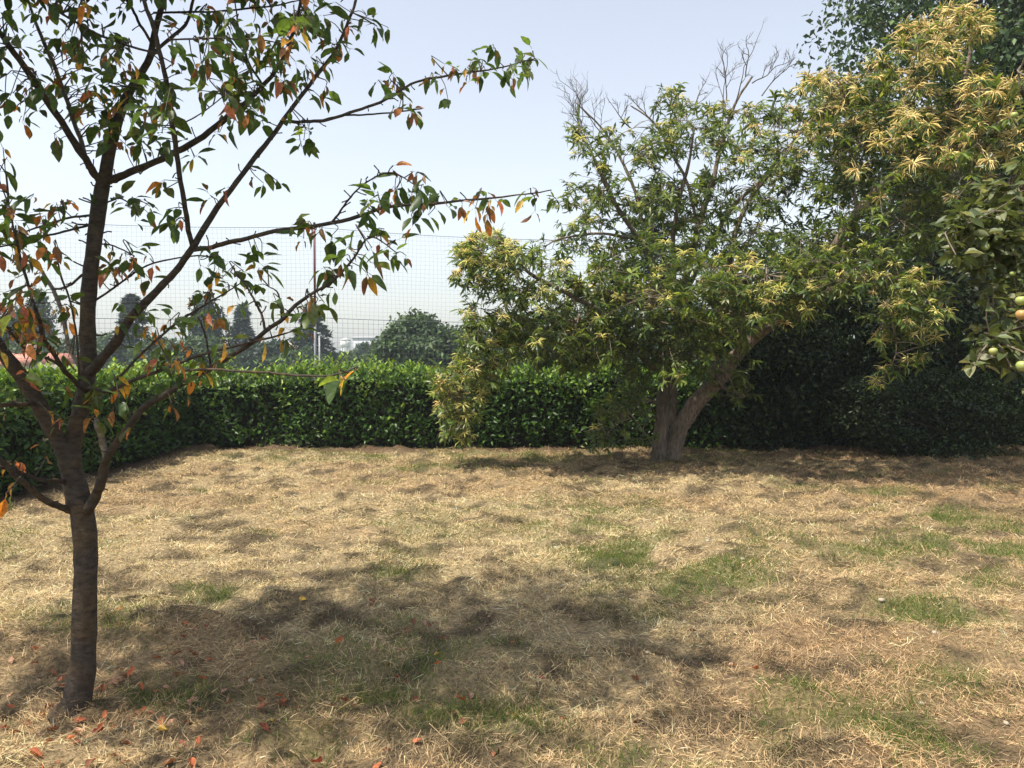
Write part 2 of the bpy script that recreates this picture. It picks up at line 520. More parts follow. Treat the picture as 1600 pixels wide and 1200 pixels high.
def merge_instances(mb, variants, vi, P, R, S, C=None, jitter=0.18):
    """variants: list of (v, fs, c); C optional per-instance colour factor"""
    for k, (v, fs, c) in enumerate(variants):
        s = np.where(vi == k)[0]
        if not len(s): continue
        n = len(s)
        vv = np.einsum('nij,vj->nvi', R[s], v) * S[s][:, None, None] + P[s][:, None, :]
        cc = np.tile(np.asarray(c, float)[None], (n, 1, 1)) if np.ndim(c) == 2 else np.tile(np.asarray(c, float)[None, None], (n, len(v), 1))
        cc = cc * rng.lognormal(0, jitter, n)[:, None, None]
        if C is not None: cc = cc * C[s][:, None, :]
        off = (np.arange(n) * len(v))[:, None, None]
        out = [(f[None] + off).reshape(-1, f.shape[1]) for f in fs]
        mb.add(vv.reshape(-1, 3), out, np.clip(cc, 0, 0.9).reshape(-1, 3))

def one_by_one(parent, name, meshes, vi, P, R, S):
    for i in range(len(P)):
        o = link(name, meshes[vi[i]], parent)
        m = Matrix([[*(R[i][r] * S[i]), P[i][r]] for r in range(3)] + [[0, 0, 0, 1]])
        o.matrix_basis = m

def largest(P, S, n, margin=0):
    px, py, f = project(P)
    ok = (px > -margin) & (px < 1600 + margin) & (py > -margin) & (py < 1200 + margin)
    size = np.where(ok, S / f, -1)
    order = np.argsort(-size)
    pick = order[:n]
    pick = pick[size[pick] > 0]
    m = np.zeros(len(P), bool); m[pick] = True
    return m

def curve_pts(pts, n):
    """Catmull-Rom through points (k, d) resampled to n"""
    p = np.asarray(pts, float)
    p = np.vstack([2 * p[0] - p[1], p, 2 * p[-1] - p[-2]])
    out = []
    k = len(p) - 3
    for t in np.linspace(0, k - 1e-6, n):
        i = int(t); u = t - i
        a, b, c, d = p[i], p[i + 1], p[i + 2], p[i + 3]
        out.append(0.5 * ((2 * b) + (c - a) * u + (2 * a - 5 * b + 4 * c - d) * u * u + (3 * b - a - 3 * c + d) * u ** 3))
    return np.array(out)

def limb_from_pixels(spec, n):
    """spec rows: px, py, Y, width px -> points, radii"""
    P = np.array([at(a, b, Y) for a, b, Y, w in spec])
    Rr = np.array([w * 0.5 / FOC * Y for a, b, Y, w in spec])
    c = curve_pts(np.hstack([P, Rr[:, None]]), n)
    return c[:, :3], np.maximum(c[:, 3], 0.0012)

# ------------------------------------------------------------------ cherry tree
base = at(120, 1112, 3.57); base[2] = float(ground_z(base[0], base[1]))
cherry = empty('cherry_tree', tuple(base), 'slender young cherry tree with sparse green and orange leaves on bare dark limbs', 'tree')
Y0 = 3.57
CHERRY = {
 'trunk': [(108,1128,Y0,74),(114,1112,Y0,58),(122,1085,Y0,46),(129,1040,Y0,41),(131,1000,Y0,40),(133,930,Y0,39),(134,870,Y0,38),(130,815,Y0,38),
           (122,775,Y0,38),(113,742,Y0,36),(109,712,Y0,34),(117,680,Y0+.02,29),(127,640,Y0+.04,27),(135,600,Y0+.06,26),(138,560,Y0+.08,26),(137,500,Y0+.1,25),
           (140,440,Y0+.12,25),(146,390,Y0+.13,24),(152,340,Y0+.15,24),(158,300,Y0+.16,23),(166,265,Y0+.16,21),(172,230,Y0+.17,20),(185,185,Y0+.17,17),
           (200,148,Y0+.18,14),(218,118,Y0+.18,12),(234,90,Y0+.18,11),(241,55,Y0+.2,10),(250,20,Y0+.2,9),(262,-20,Y0+.2,8),(275,-80,Y0+.2,6),(288,-150,Y0+.2,4),(295,-230,Y0+.2,2)],
 'left': [(112,735,Y0,30),(100,708,Y0-.02,28),(84,675,Y0-.05,28),(60,630,Y0-.1,28),(35,590,Y0-.15,26),(8,556,Y0-.2,24),(-40,480,Y0-.25,20),(-90,380,Y0-.25,16),(-130,260,Y0-.2,12),(-150,120,Y0-.15,8),(-170,0,Y0-.1,4)],
 'A': [(160,285,Y0+.16,17),(147,270,Y0+.12,14),(128,240,Y0+.05,13),(90,182,Y0-.05,12),(50,122,Y0-.15,11),(8,62,Y0-.25,10),(-40,0,Y0-.35,8),(-90,-80,Y0-.4,4)],
 'A2': [(138,262,Y0+.12,9),(128,225,Y0+.3,8),(112,180,Y0+.4,8),(95,130,Y0+.5,7.5),(75,80,Y0+.6,7),(50,20,Y0+.7,5),(30,-60,Y0+.8,3)],
 'B': [(168,283,Y0+.16,15),(185,277,Y0+.14,13),(230,258,Y0+.05,12),(290,230,Y0-.1,11),(345,192,Y0-.2,10),(400,145,Y0-.3,8),(432,108,Y0-.35,7),(455,60,Y0-.4,6),(470,0,Y0-.45,4.5),(480,-60,Y0-.5,3)],
 'C': [(138,582,Y0+.07,20),(152,570,Y0+.0,19),(180,535,Y0-.05,17),(210,490,Y0-.1,15),(255,445,Y0-.15,13),(285,410,Y0-.2,12),(302,384,Y0-.22,12),(350,310,Y0-.2,10),(400,245,Y0-.1,9),(440,192,Y0,8),(485,130,Y0+.1,7),(520,85,Y0+.2,6),(548,25,Y0+.25,5),(560,-20,Y0+.3,4),(570,-90,Y0+.3,2.5)],
 'C1': [(301,386,Y0-.22,9),(294,355,Y0-.25,9),(282,280,Y0-.35,9),(270,200,Y0-.45,9),(258,120,Y0-.5,8.5),(243,55,Y0-.55,8),(225,0,Y0-.6,7),(205,-60,Y0-.65,4)],
 'C3': [(303,390,Y0-.22,9),(335,385,Y0-.22,8.5),(385,372,Y0-.25,8),(450,358,Y0-.28,7.5),(530,347,Y0-.3,7),(600,325,Y0-.3,6),(680,318,Y0-.3,5),(760,310,Y0-.3,3.5),(825,303,Y0-.3,2.5),(862,297,Y0-.3,2)],
 'C3a': [(518,348,Y0-.3,4.5),(532,330,Y0-.33,4),(550,305,Y0-.36,3.5),(580,280,Y0-.4,3),(614,270,Y0-.42,2.5),(650,290,Y0-.42,2)],
 'D': [(438,190,Y0,6),(470,190,Y0+.05,6),(505,188,Y0+.1,6),(560,172,Y0+.2,5.5),(610,152,Y0+.25,5),(645,130,Y0+.3,4.5),(700,118,Y0+.35,4),(770,108,Y0+.4,3),(835,92,Y0+.45,2)],
 'D2': [(540,180,Y0+.16,3.5),(590,178,Y0+.1,3),(660,170,Y0+.05,2)],
 'E': [(135,798,Y0-.02,20),(150,775,Y0-.05,18),(160,745,Y0-.1,16),(167,715,Y0-.15,14.5),(190,682,Y0-.2,13),(222,640,Y0-.25,12),(265,612,Y0-.3,11),(320,580,Y0-.35,10),(375,548,Y0-.4,9),(415,518,Y0-.45,8),(445,495,Y0-.5,7.5),(470,470,Y0-.5,6.5),(500,452,Y0-.5,5.5),(530,430,Y0-.5,5),(555,400,Y0-.5,4),(580,370,Y0-.5,3),(620,395,Y0-.5,1.8)],
 'E1': [(166,718,Y0-.15,12),(160,690,Y0-.17,11),(152,665,Y0-.2,9),(150,652,Y0-.2,7)],
 'E2': [(415,518,Y0-.45,5),(408,490,Y0-.42,4.5),(395,465,Y0-.4,4),(380,440,Y0-.38,3),(360,425,Y0-.36,2)],
 'E3': [(440,497,Y0-.5,4),(438,470,Y0-.5,3.5),(432,455,Y0-.5,3),(420,448,Y0-.5,2)],
 'E4': [(330,576,Y0-.36,4),(322,530,Y0-.38,3.5),(312,500,Y0-.4,3),(300,490,Y0-.4,2.5)],
 'Ef': [(285,580,Y0-.5,4.5),(315,577,Y0-.7,4.5),(380,580,Y0-.95,4.5),(450,585,Y0-1.15,4.5),(500,588,Y0-1.25,4),(540,582,Y0-1.3,3)],
 'F': [(140,605,Y0+.02,8),(165,612,Y0-.1,8),(190,602,Y0-.2,7),(257,576,Y0-.3,6),(330,550,Y0-.4,5),(400,533,Y0-.45,4),(450,520,Y0-.5,3)],
 'F2': [(182,594,Y0-.15,5),(240,535,Y0-.1,4.5),(290,495,Y0,4),(335,468,Y0+.1,3),(380,440,Y0+.15,2)],
 'G': [(137,612,Y0,9),(118,598,Y0-.12,8.5),(95,570,Y0-.22,8),(70,530,Y0-.3,7),(58,490,Y0-.36,6),(42,440,Y0-.42,5),(30,395,Y0-.46,4.5),(20,350,Y0-.5,3.5),(14,320,Y0-.5,2)],
 'G2': [(108,585,Y0-.18,6),(80,562,Y0-.3,5.5),(40,545,Y0-.4,5),(0,500,Y0-.5,4),(-60,450,Y0-.6,3)],
 'G3': [(124,596,Y0-.1,3.5),(121,540,Y0-.12,3.5),(112,480,Y0-.14,3.5),(95,430,Y0-.16,3.5),(88,400,Y0-.18,2.5)],
 'H': [(118,800,Y0,14),(104,795,Y0-.05,13),(75,784,Y0-.15,12),(42,758,Y0-.25,11),(15,733,Y0-.35,10),(-20,695,Y0-.45,9),(-80,600,Y0-.6,5)],
 'I': [(110,757,Y0,11),(92,752,Y0-.08,8),(55,748,Y0-.2,7),(25,735,Y0-.3,6.5),(-20,725,Y0-.4,6),(-90,690,Y0-.5,3)],
 'J': [(58,630,Y0-.1,10),(35,632,Y0-.2,8),(-10,632,Y0-.35,7),(-80,620,Y0-.6,4)],
 'K': [(148,336,Y0+.14,5),(110,340,Y0+.25,4),(70,352,Y0+.4,3.5),(0,375,Y0+.55,3)],
 'K2': [(146,350,Y0+.14,5),(100,362,Y0+.05,4.5),(55,372,Y0-.1,4),(10,384,Y0-.2,3.5),(-40,390,Y0-.3,2)],
 'K3': [(128,430,Y0+.1,5),(105,448,Y0+.3,4.5),(82,452,Y0+.5,4)],
 'Kp': [(150,620,Y0+.2,7),(110,545,Y0+.45,7.5),(95,480,Y0+.55,7.5),(78,445,Y0+.6,7),(62,420,Y0+.65,5),(40,412,Y0+.7,3)],
 'K4': [(160,320,Y0+.16,3),(185,310,Y0+.1,3),(205,318,Y0+.05,2.5)],
 'K5': [(153,380,Y0+.14,3.5),(180,385,Y0+.2,3),(210,400,Y0+.25,2.5)],
 'K6': [(148,470,Y0+.1,4.5),(185,445,Y0+.15,4),(230,415,Y0+.2,3.5),(300,400,Y0+.25,3),(350,405,Y0+.28,2.5)],
 'T1': [(236,88,Y0+.18,7),(265,60,Y0+.3,6.5),(290,38,Y0+.4,6),(305,-10,Y0+.5,5),(320,-70,Y0+.55,3)],
 'T2': [(238,70,Y0+.2,5),(215,30,Y0+.1,5),(195,-10,Y0,4.5),(180,-70,Y0-.05,3)],
 'T3': [(252,85,Y0-.5,4),(180,65,Y0-.4,4),(110,30,Y0-.35,4),(50,-10,Y0-.3,3)],
 'T4': [(240,20,Y0+.2,4),(330,18,Y0+.1,3.5),(420,10,Y0,3),(470,0,Y0-.1,2)],
 'T5': [(265,62,Y0-.5,3.5),(330,60,Y0-.55,3),(400,62,Y0-.6,2.5),(455,70,Y0-.6,2)],
 'T6': [(410,132,Y0-.32,4),(385,90,Y0-.4,3.5),(372,40,Y0-.5,3),(365,-20,Y0-.55,2)],
 'T7': [(270,200,Y0-.45,3),(310,180,Y0-.55,2.5),(350,150,Y0-.6,2)],
}
cherry_bark = np.array([0.050, 0.040, 0.032])
skel_p = []; skel_r = []; skel_name = []
for k, spec in CHERRY.items():
    n = 90 if k == 'trunk' else max(14, len(spec) * 5)
    P, R_ = limb_from_pixels(spec, n)
    R_ = R_ * (.92 if k == 'trunk' else .86)
    if k == 'trunk':
        P[0, 2] = base[2] - 0.06
    else:
        # crooked growth
        wob = np.zeros_like(P)
        ph = rng.random(3) * 6
        s = np.arange(n)
        for a in range(3): wob[:, a] = np.sin(s * 0.9 + ph[a]) * 0.25 + np.sin(s * 2.1 + ph[a] * 2) * 0.15
        P = P + wob * np.minimum(R_, 0.007)[:, None] * smooth(0, 4, s)[:, None]
    mb = MB()
    knots = 1 + 0.08 * (rng.random(n) - 0.5) + (rng.random(n) < 0.12) * 0.09
    cvar = cherry_bark * rng.uniform(0.85, 1.2)
    if k in ('Kp', 'A2', 'E1'): cvar = np.array([0.16, 0.145, 0.125])
    mb.tube(P, R_ * knots, 14 if k == 'trunk' else (10 if R_[0] > 0.012 else 6), cvar, True, 0.10)
    # short bud spurs on the limbs
    if k != 'trunk' and R_[0] > 0.005:
        for i in range(4, n - 3):
            if rng.random() < 0.42:
                d = unit(rng.normal(0, 1, 3) + np.array([0, 0, .4]))
                l = rng.uniform(0.012, 0.045)
                mb.tube([P[i], P[i] + d * (R_[i] + l * .5), P[i] + d * (R_[i] + l) + rng.normal(0, .006, 3)], [0.0028, 0.0024, 0.003], 5, cvar)
    if k == 'trunk':
        for py in (315, 330, 345, 362, 384, 420, 470, 520, 300):
            i = int(np.argmin(np.abs(project(P)[1] - py)))
            for _ in range(2):
                d = unit(np.array([rng.choice([-1, 1]), rng.normal(0, .4), rng.uniform(-.1, .6)]))
                l = rng.uniform(0.02, 0.07)
                mb.tube([P[i], P[i] + d * (R_[i] + l * .6), P[i] + d * (R_[i] + l) + np.array([0, 0, rng.uniform(-.01, .02)])], [0.005, 0.0035, 0.004], 5, cvar)
    mb.build('trunk' if k == 'trunk' else 'branch', M['cherry_bark'], cherry, True)
    skel_p.append(P); skel_r.append(R_); skel_name += [k] * n
skel_p = np.vstack(skel_p); skel_r = np.concatenate(skel_r); skel_name = np.array(skel_name)
skel_px, skel_py, _ = project(skel_p)

CL = [  # leafy places of the crown: px, py, radius px, number of spurs, share of coloured leaves
 (60,30,65,15,.3),(150,40,60,15,.3),(35,150,45,10,.35),(110,100,50,12,.3),(170,130,50,15,.3),(230,150,50,12,.25),(190,190,45,13,.3),(320,40,60,15,.25),
 (330,110,50,10,.3),(400,30,50,13,.3),(400,110,50,13,.3),(450,60,50,13,.35),(480,120,40,8,.3),(500,30,40,9,.25),(540,60,30,5,.3),(385,170,35,9,.3),(250,180,30,5,.2),
 (150,170,30,7,.4),(590,30,25,4,.2),(600,130,25,4,.2),(770,105,40,6,.3),(700,120,35,5,.35),(820,95,20,6,.0),(740,108,20,4,.2),(630,165,22,4,.4),(470,215,22,4,.0),(420,275,16,3,.3),
 (350,210,20,2,.3),(300,240,15,2,.2),(240,225,25,4,.1),(250,285,14,2,.4),(190,330,28,6,.05),(225,325,20,4,.1),(340,300,20,3,.5),(280,350,18,3,.1),(270,320,14,2,.1),
 (35,325,38,10,.2),(85,330,30,7,.3),(20,380,40,8,.4),(70,390,40,8,.5),(160,400,25,4,.8),(190,400,28,6,.5),(220,410,28,5,.4),(40,440,40,6,.3),
 (340,410,35,6,.45),(390,420,28,4,.25),(380,450,28,4,.15),(330,450,25,4,.4),(400,400,20,3,.1),
 (470,360,25,4,.55),(510,370,14,2,.1),(580,320,28,5,.2),(640,285,33,9,.15),(655,330,20,4,.3),(610,300,20,3,.2),(760,318,22,5,.85),(830,312,20,4,.7),(690,320,20,2,.4),(730,315,14,2,.6),
 (590,375,22,5,.1),(560,405,30,6,.35),(628,400,16,3,.05),(520,425,18,3,.3),(500,465,18,3,.2),(480,500,22,5,.3),(440,475,14,2,.1),
 (30,530,45,10,.75),(30,480,38,7,.5),(70,505,38,7,.55),(100,530,38,6,.6),(90,480,24,4,.5),(205,495,28,5,.05),(260,525,36,7,.65),(250,565,36,8,.7),(330,525,36,5,.3),
 (310,565,28,5,.6),(325,475,20,4,.5),(150,612,22,6,.35),(175,640,36,7,.25),(100,655,18,2,.3),(265,625,18,3,.7),(70,698,8,1,1.),(10,760,12,2,1.),(22,715,16,2,.4),(40,600,30,4,.8),
 (10,640,30,4,.5),(450,525,18,3,.3),(545,590,10,2,.3),(20,240,20,2,.4),(85,215,14,2,.9),
 # crown outside the frame: above and to the left
 (-60,100,60,16,.3),(-80,250,60,14,.3),(-60,400,60,12,.4),(-70,540,50,10,.5),(-60,680,40,6,.5),(-120,20,60,12,.3),(60,-60,70,20,.3),(180,-70,70,20,.3),(300,-70,60,18,.3),(400,-60,60,16,.3),(500,-60,50,12,.3),(570,-60,40,8,.3),
 (250,-150,80,24,.3),(-20,-60,60,18,.3),(100,-140,60,20,.3),(380,-140,60,20,.3),(480,-130,50,14,.3),(-120,-60,60,14,.3),(180,-200,60,14,.3),(300,-190,60,14,.3)]
DARKG = [(0.046,0.084,0.020),(0.058,0.100,0.022),(0.038,0.070,0.021),(0.080,0.130,0.026),(0.066,0.088,0.030),(0.11,0.16,0.032)]
WARM = [(0.42,0.16,0.035),(0.27,0.105,0.038),(0.22,0.11,0.05),(0.45,0.24,0.035),(0.32,0.11,0.06),(0.20,0.075,0.038),(0.17,0.10,0.04),(0.40,0.27,0.045)]
cherry_variants = []
for i, c in enumerate(DARKG + WARM):
    green = i < len(DARKG)
    r = np.random.default_rng(100 + i)
    v, fs = leaf_shape(0.088, r.uniform(0.034, 0.044) * (1 if green else .85), r.uniform(.15, .6) if green else r.uniform(.4, 1.1), r.uniform(.15, .4), 0.85, 6, r.uniform(-.12, .12), 0.024, 0.0013, i)
    cc = np.tile(np.array(c), (len(v), 1))
    cc *= (1 + 0.25 * (r.random((len(v), 1)) - .5))
    if not green and i % 2:
        m_ = v[:, 0] < 0.06
        cc[m_] = cc[m_] * 0.5 + np.array([0.10, 0.11, 0.03]) * 0.5
    cherry_variants.append((v, fs, cc))
def mk_meshes(name, variants, mat, smooth_shade=True):
    out = []
    for v, fs, c in variants:
        b = MB(); b.add(v, fs, c); out.append(b.mesh(name, mat, smooth_shade))
    return out
lp = []; ld = []; lu = []; lsz = []; lvi = []
twigs = MB()
def add_spur(tip, out, n, warm, size=1.0):
    for _ in range(n):
        az = rng.random() * 6.283
        d = np.array([math.cos(az), math.sin(az), 0]) * rng.uniform(.5, 1) + out * 0.5 + np.array([0, 0, rng.normal(-0.38, 0.5)])
        w = rng.random() < warm * .8
        if w: d = d + np.array([0, 0, -0.65])
        d = unit(d)
        u = unit(np.array([rng.normal(0, .45), rng.normal(0, .45), 1.0]))
        lp.append(tip + rng.normal(0, .004, 3)); ld.append(d); lu.append(u)
        lsz.append(size * rng.uniform(.42, 1.08) * (0.85 if w else 1))
        lvi.append(len(DARKG) + rng.integers(len(WARM)) if w else rng.choice(len(DARKG), p=[.25, .2, .22, .13, .14, .06]))
thin = skel_r < 0.02
for px, py, rad, n, warm in CL:
    for _ in range(int(n * (1.45 if py < 260 else 1.15))):
        a = rng.random() * 6.283; q = math.sqrt(rng.random()) * rad
        x = px + math.cos(a) * q; y = py + math.sin(a) * q
        d2 = (skel_px - x) ** 2 + (skel_py - y) ** 2
        d2 = np.where(thin, d2, 1e9)
        j = int(np.argmin(d2 * (1 + 0.2 * rng.random(len(d2)))))
        Yd = skel_p[j, 1] + (rng.normal(0, 0.22) if py > 0 else rng.normal(.25, .5))
        tip = at(x, y, max(Yd, 1.9))
        root = skel_p[j]
        L = np.linalg.norm(tip - root)
        mid = root * 0.5 + tip * 0.5 + rng.normal(0, 0.07 * L, 3) + np.array([0, 0, 0.08 * L])
        pts = curve_pts(np.array([root, mid, tip]), 6)
        twigs.tube(pts, np.linspace(min(0.0032, 0.0018 + 0.004 * L), 0.0016, 6), 5, cherry_bark * rng.uniform(.9, 1.5), False)
        add_spur(tip, unit(tip - root), rng.integers(2, 4), warm)
        if L > 0.18:
            add_spur(pts[3], unit(rng.normal(0, 1, 3)), 1, warm)
# the crown above the frame: limbs and leafy spurs
topc = np.array([-2.35, 3.55, 4.15])
for k in range(26):
    az = k * 2.4 + rng.normal(0, .2); q = rng.uniform(.6, 1.0)
    e = topc + np.array([math.cos(az) * 1.8 * q, math.sin(az) * 1.35 * q, rng.uniform(-.35, .7)])
    root = at(250, 0, Y0 + .2) if k % 3 else at(-120, 200, Y0 - .15)
    if k % 4 == 1: root = at(-40, 0, Y0 - .35)
    if k >= 16:
        e = np.array([-3.5, 3.2, 3.5]) + np.array([math.cos(az) * 1.0 * q, math.sin(az) * .9 * q, rng.uniform(-.4, .5)])
        root = at(-150, 120, Y0 - .15)
    L = np.linalg.norm(e - root)
    pts = curve_pts(np.array([root, root * .6 + e * .4 + [0, 0, .22 * L], e]), 16)
    px_, py_, _ = project(pts)
    b = MB(); b.tube(pts, np.linspace(.011, .003, 16), 7, cherry_bark, True, .1); b.build('branch', M['cherry_bark'], cherry, True)
    for _ in range(105):
        p0 = pts[rng.integers(3, 16)]
        tip = p0 + rng.normal(0, .24, 3)
        X_, Y_, F_ = project(tip)
        if -30 < X_ < 1640 and Y_ > -30 and F_ > .1 or tip[2] < 2.3: continue
        twigs.tube([p0, (p0 + tip) / 2 + rng.normal(0, .02, 3), tip], [.003, .0025, .0016], 3, cherry_bark, False)
        add_spur(tip, unit(tip - p0), rng.integers(4, 7), .3, 1.3)
# spurs straight on the thin limbs
for i in range(len(skel_p)):
    if skel_name[i] in ('C3', 'D', 'E', 'F', 'F2', 'C3a', 'D2', 'G', 'K', 'K2', 'T1', 'T2', 'T3', 'A', 'B') and skel_r[i] < 0.016 and rng.random() < 0.10:
        tip = skel_p[i] + unit(rng.normal(0, 1, 3)) * (skel_r[i] + 0.02)
        add_spur(tip, unit(tip - skel_p[i]), rng.integers(1, 3), .35 if skel_py[i] < 420 else .6)
lp = np.array(lp); ld = np.array(ld); lu = np.array(lu); lsz = np.array(lsz); lvi = np.array(lvi)
lr = frames(ld, lu)
twigs.build('twigs', M['twig'], cherry)['kind'] = 'stuff'
pick = largest(lp + ld * 0.05, lsz, 300)
cherry_leaf_meshes = mk_meshes('leaf', cherry_variants, M['cherry_leaf'])
one_by_one(cherry, 'leaf', cherry_leaf_meshes, lvi[pick], lp[pick], lr[pick], lsz[pick])
qx, qy, qf = project(lp)
seen = (qx > -60) & (qx < 1660) & (qy > -60)
simple = []
for i, (v, fs, c) in enumerate(cherry_variants):
    L_ = 0.088; v2 = np.array([(0, 0, 0), (.024 + L_, 0, -.02), (.065, .02, .005), (.065, -.02, .006)])
    simple.append((v2, [np.array([(0, 1, 2), (1, 0, 3)])], c.mean(0)))
mb = MB()
a_ = ~pick & seen; merge_instances(mb, cherry_variants, lvi[a_], lp[a_], lr[a_], lsz[a_])
a_ = ~pick & ~seen; merge_instances(mb, simple, lvi[a_], lp[a_], lr[a_], lsz[a_])
mb.build('foliage', M['cherry_leaf'], cherry, True)['kind'] = 'stuff'

# ------------------------------------------------------------------ chestnut tree
YC = 12.2
cb = at(1040, 722, YC); cb[2] = float(ground_z(cb[0], cb[1]))
chest = empty('chestnut_tree', tuple(cb), 'spreading chestnut tree with forked trunk and pale yellow catkins before the hedge', 'tree')
CH = {
 'trunk': [(1027,728,YC,36),(1029,712,YC,28),(1032,680,YC,25),(1035,640,YC,23),(1038,605,YC,21),(1041,567,YC+.05,19),(1034,510,YC+.1,15),(1026,455,YC+.1,13),(1014,403,YC+.1,11),(996,370,YC,9),(968,330,YC-.1,7.5),(945,285,YC-.2,8),(925,240,YC-.3,5),(905,200,YC-.3,3)],
 'stem_r': [(1048,728,YC+.1,36),(1052,700,YC+.1,30),(1062,670,YC+.1,31),(1080,640,YC+.05,31),(1104,612,YC,28),(1130,585,YC-.1,26),(1150,556,YC-.2,24),(1185,520,YC-.4,24),(1240,470,YC-.7,21),(1300,395,YC-1.0,20),(1345,325,YC-1.3,19),(1395,278,YC-1.6,15),(1450,235,YC-1.9,12),(1490,180,YC-2.1,9),(1510,110,YC-2.2,6),(1520,50,YC-2.2,4)],
 'stem_m': [(1050,665,YC+.15,22),(1052,600,YC+.3,20),(1058,540,YC+.4,18),(1062,480,YC+.5,17),(1074,425,YC+.6,16),(1096,340,YC+.6,13),(1112,290,YC+.6,11),(1130,215,YC+.6,8),(1150,160,YC+.6,6),(1175,120,YC+.6,4)],
 's1': [(1060,500,YC+.45,12),(1053,430,YC+.2,11),(1052,370,YC,10),(1062,310,YC-.2,9),(1075,260,YC-.3,7),(1085,200,YC-.4,4)],
 's2': [(1064,470,YC+.5,12),(1100,400,YC+.9,11),(1140,330,YC+1.2,9),(1190,280,YC+1.4,7),(1240,220,YC+1.5,5),(1290,160,YC+1.5,3)],
 's3': [(1110,605,YC,14),(1120,520,YC+.3,13),(1135,440,YC+.5,12),(1150,360,YC+.6,11),(1180,300,YC+.6,9),(1230,240,YC+.6,6),(1250,190,YC+.6,4)],
 's4': [(1040,585,YC,15),(1012,567,YC-.2,14),(988,535,YC-.5,13),(940,490,YC-.9,12),(880,455,YC-1.2,10),(825,425,YC-1.3,8),(790,385,YC-1.4,6),(765,362,YC-1.4,3)],
 's5': [(960,505,YC-.75,9),(900,500,YC-.8,8),(840,520,YC-.7,7),(780,560,YC-.6,6),(740,600,YC-.6,4),(715,660,YC-.6,2.5)],
 's6': [(1014,403,YC+.1,9),(1000,330,YC+.4,8),(985,280,YC+.5,7),(960,230,YC+.6,5.5),(940,200,YC+.6,4),(900,160,YC+.6,3)],
 's7': [(1090,355,YC+.6,8),(1075,290,YC+.8,7),(1050,240,YC+.9,6),(1020,190,YC+1,4),(985,165,YC+1,3)],
 's8': [(1185,520,YC-.4,12),(1240,490,YC-1.0,10),(1300,455,YC-1.5,9),(1370,430,YC-1.9,7),(1430,450,YC-2.1,5),(1470,490,YC-2.2,3)],
 's9': [(1300,395,YC-1,11),(1360,370,YC-.6,10),(1430,330,YC-.2,9),(1500,300,YC,7),(1560,260,YC,4)],
 's10': [(1340,330,YC-1.3,10),(1330,270,YC-1.1,9),(1345,215,YC-1,7),(1320,150,YC-.9,5),(1300,120,YC-.9,3)],
 's11': [(1395,278,YC-1.6,9),(1460,240,YC-2.2,8),(1530,220,YC-2.7,6),(1590,190,YC-3,4)],
 's12': [(1034,520,YC+.05,9),(1000,480,YC-.7,8),(960,460,YC-1.1,6),(920,440,YC-1.3,4)],
 's13': [(1033,640,YC,6),(1015,625,YC-.3,5),(985,640,YC-.5,4.5),(960,665,YC-.6,3.5),(940,690,YC-.6,2)],
 's14': [(1150,556,YC-.2,10),(1160,500,YC-.9,9),(1180,460,YC-1.4,7),(1200,430,YC-1.7,5)],
 's15': [(1112,600,YC,6),(1140,610,YC-.5,5),(1160,620,YC-.8,3)],
 's16': [(1000,375,YC,7),(940,365,YC-.3,6),(880,372,YC-.5,4),(850,385,YC-.6,2.5)],
 'b1': [(1370,430,YC-1.9,5),(1390,490,YC-2.1,4),(1400,550,YC-2.2,3),(1375,600,YC-2.2,2)],
}
ch_bark = np.array([0.22, 0.17, 0.13])
cp = []; cr = []
for k, spec in CH.items():
    n = max(16, len(spec) * 5)
    P, R_ = limb_from_pixels(spec, n)
    R_ = R_ * (.72 if k not in ('trunk', 'stem_r') else .88)
    s = np.arange(n); ph = rng.random(3) * 6
    wob = np.stack([np.sin(s * 0.8 + ph[a]) * .3 + np.sin(s * 2.3 + ph[a]) * .2 for a in range(3)], -1)
    P = P + wob * np.minimum(R_, 0.04)[:, None] * 0.4
    if k in ('trunk', 'stem_r'): P[0, 2] = cb[2] - 0.15
    mb = MB(); mb.tube(P, R_ * (1 + .12 * (rng.random(n) - .5)), 14 if R_[0] > .1 else 8, ch_bark * rng.uniform(.8, 1.1), True, .14)
    mb.build('trunk' if k in ('trunk', 'stem_r', 'stem_m') else 'branch', M['bark'], chest, True)
    cp.append(P); cr.append(R_)
cp = np.vstack(cp); cr = np.concatenate(cr)
# bare dead twigs rising over the crown
def dead_top(mb, p, d, L, r, depth):
    n = 5
    pts = [p]
    for i in range(n):
        d = unit(d + rng.normal(0, .16, 3) + np.array([0, 0, .05])); pts.append(pts[-1] + d * L / n)
    mb.tube(pts, np.linspace(r, r * .55, n + 1), 5, np.array([0.11, 0.095, 0.082]), False)
    if depth > 0:
        for i in (2, 3, 4, 5):
            if rng.random() < .8:
                dead_top(mb, np.array(pts[i]), unit(d + rng.normal(0, .55, 3) * np.array([1, .7, .6])), L * rng.uniform(.4, .7), r * .6, depth - 1)
mb = MB()
for px, py, tx, ty, L in [(1130,215,1118,100,1.0),(1150,160,1180,80,.9),(1175,130,1220,100,1.0),(1190,150,1235,105,.9),(1135,160,1125,95,.7),(960,230,900,165,1.1),(925,240,885,150,1.0),(905,210,885,160,.7),(1020,190,985,160,.7),(1165,120,1168,70,.6),(985,200,960,165,.5),(940,250,890,190,.8),(1085,180,1095,130,.5)]:
    a = at(px, py, YC + .5); b = at(tx, ty, YC + .4)
    dead_top(mb, a, unit(b - a), np.linalg.norm(b - a) * .85, 0.011, 3)
mb.build('dead_twigs', M['twig'], chest)['kind'] = 'stuff'

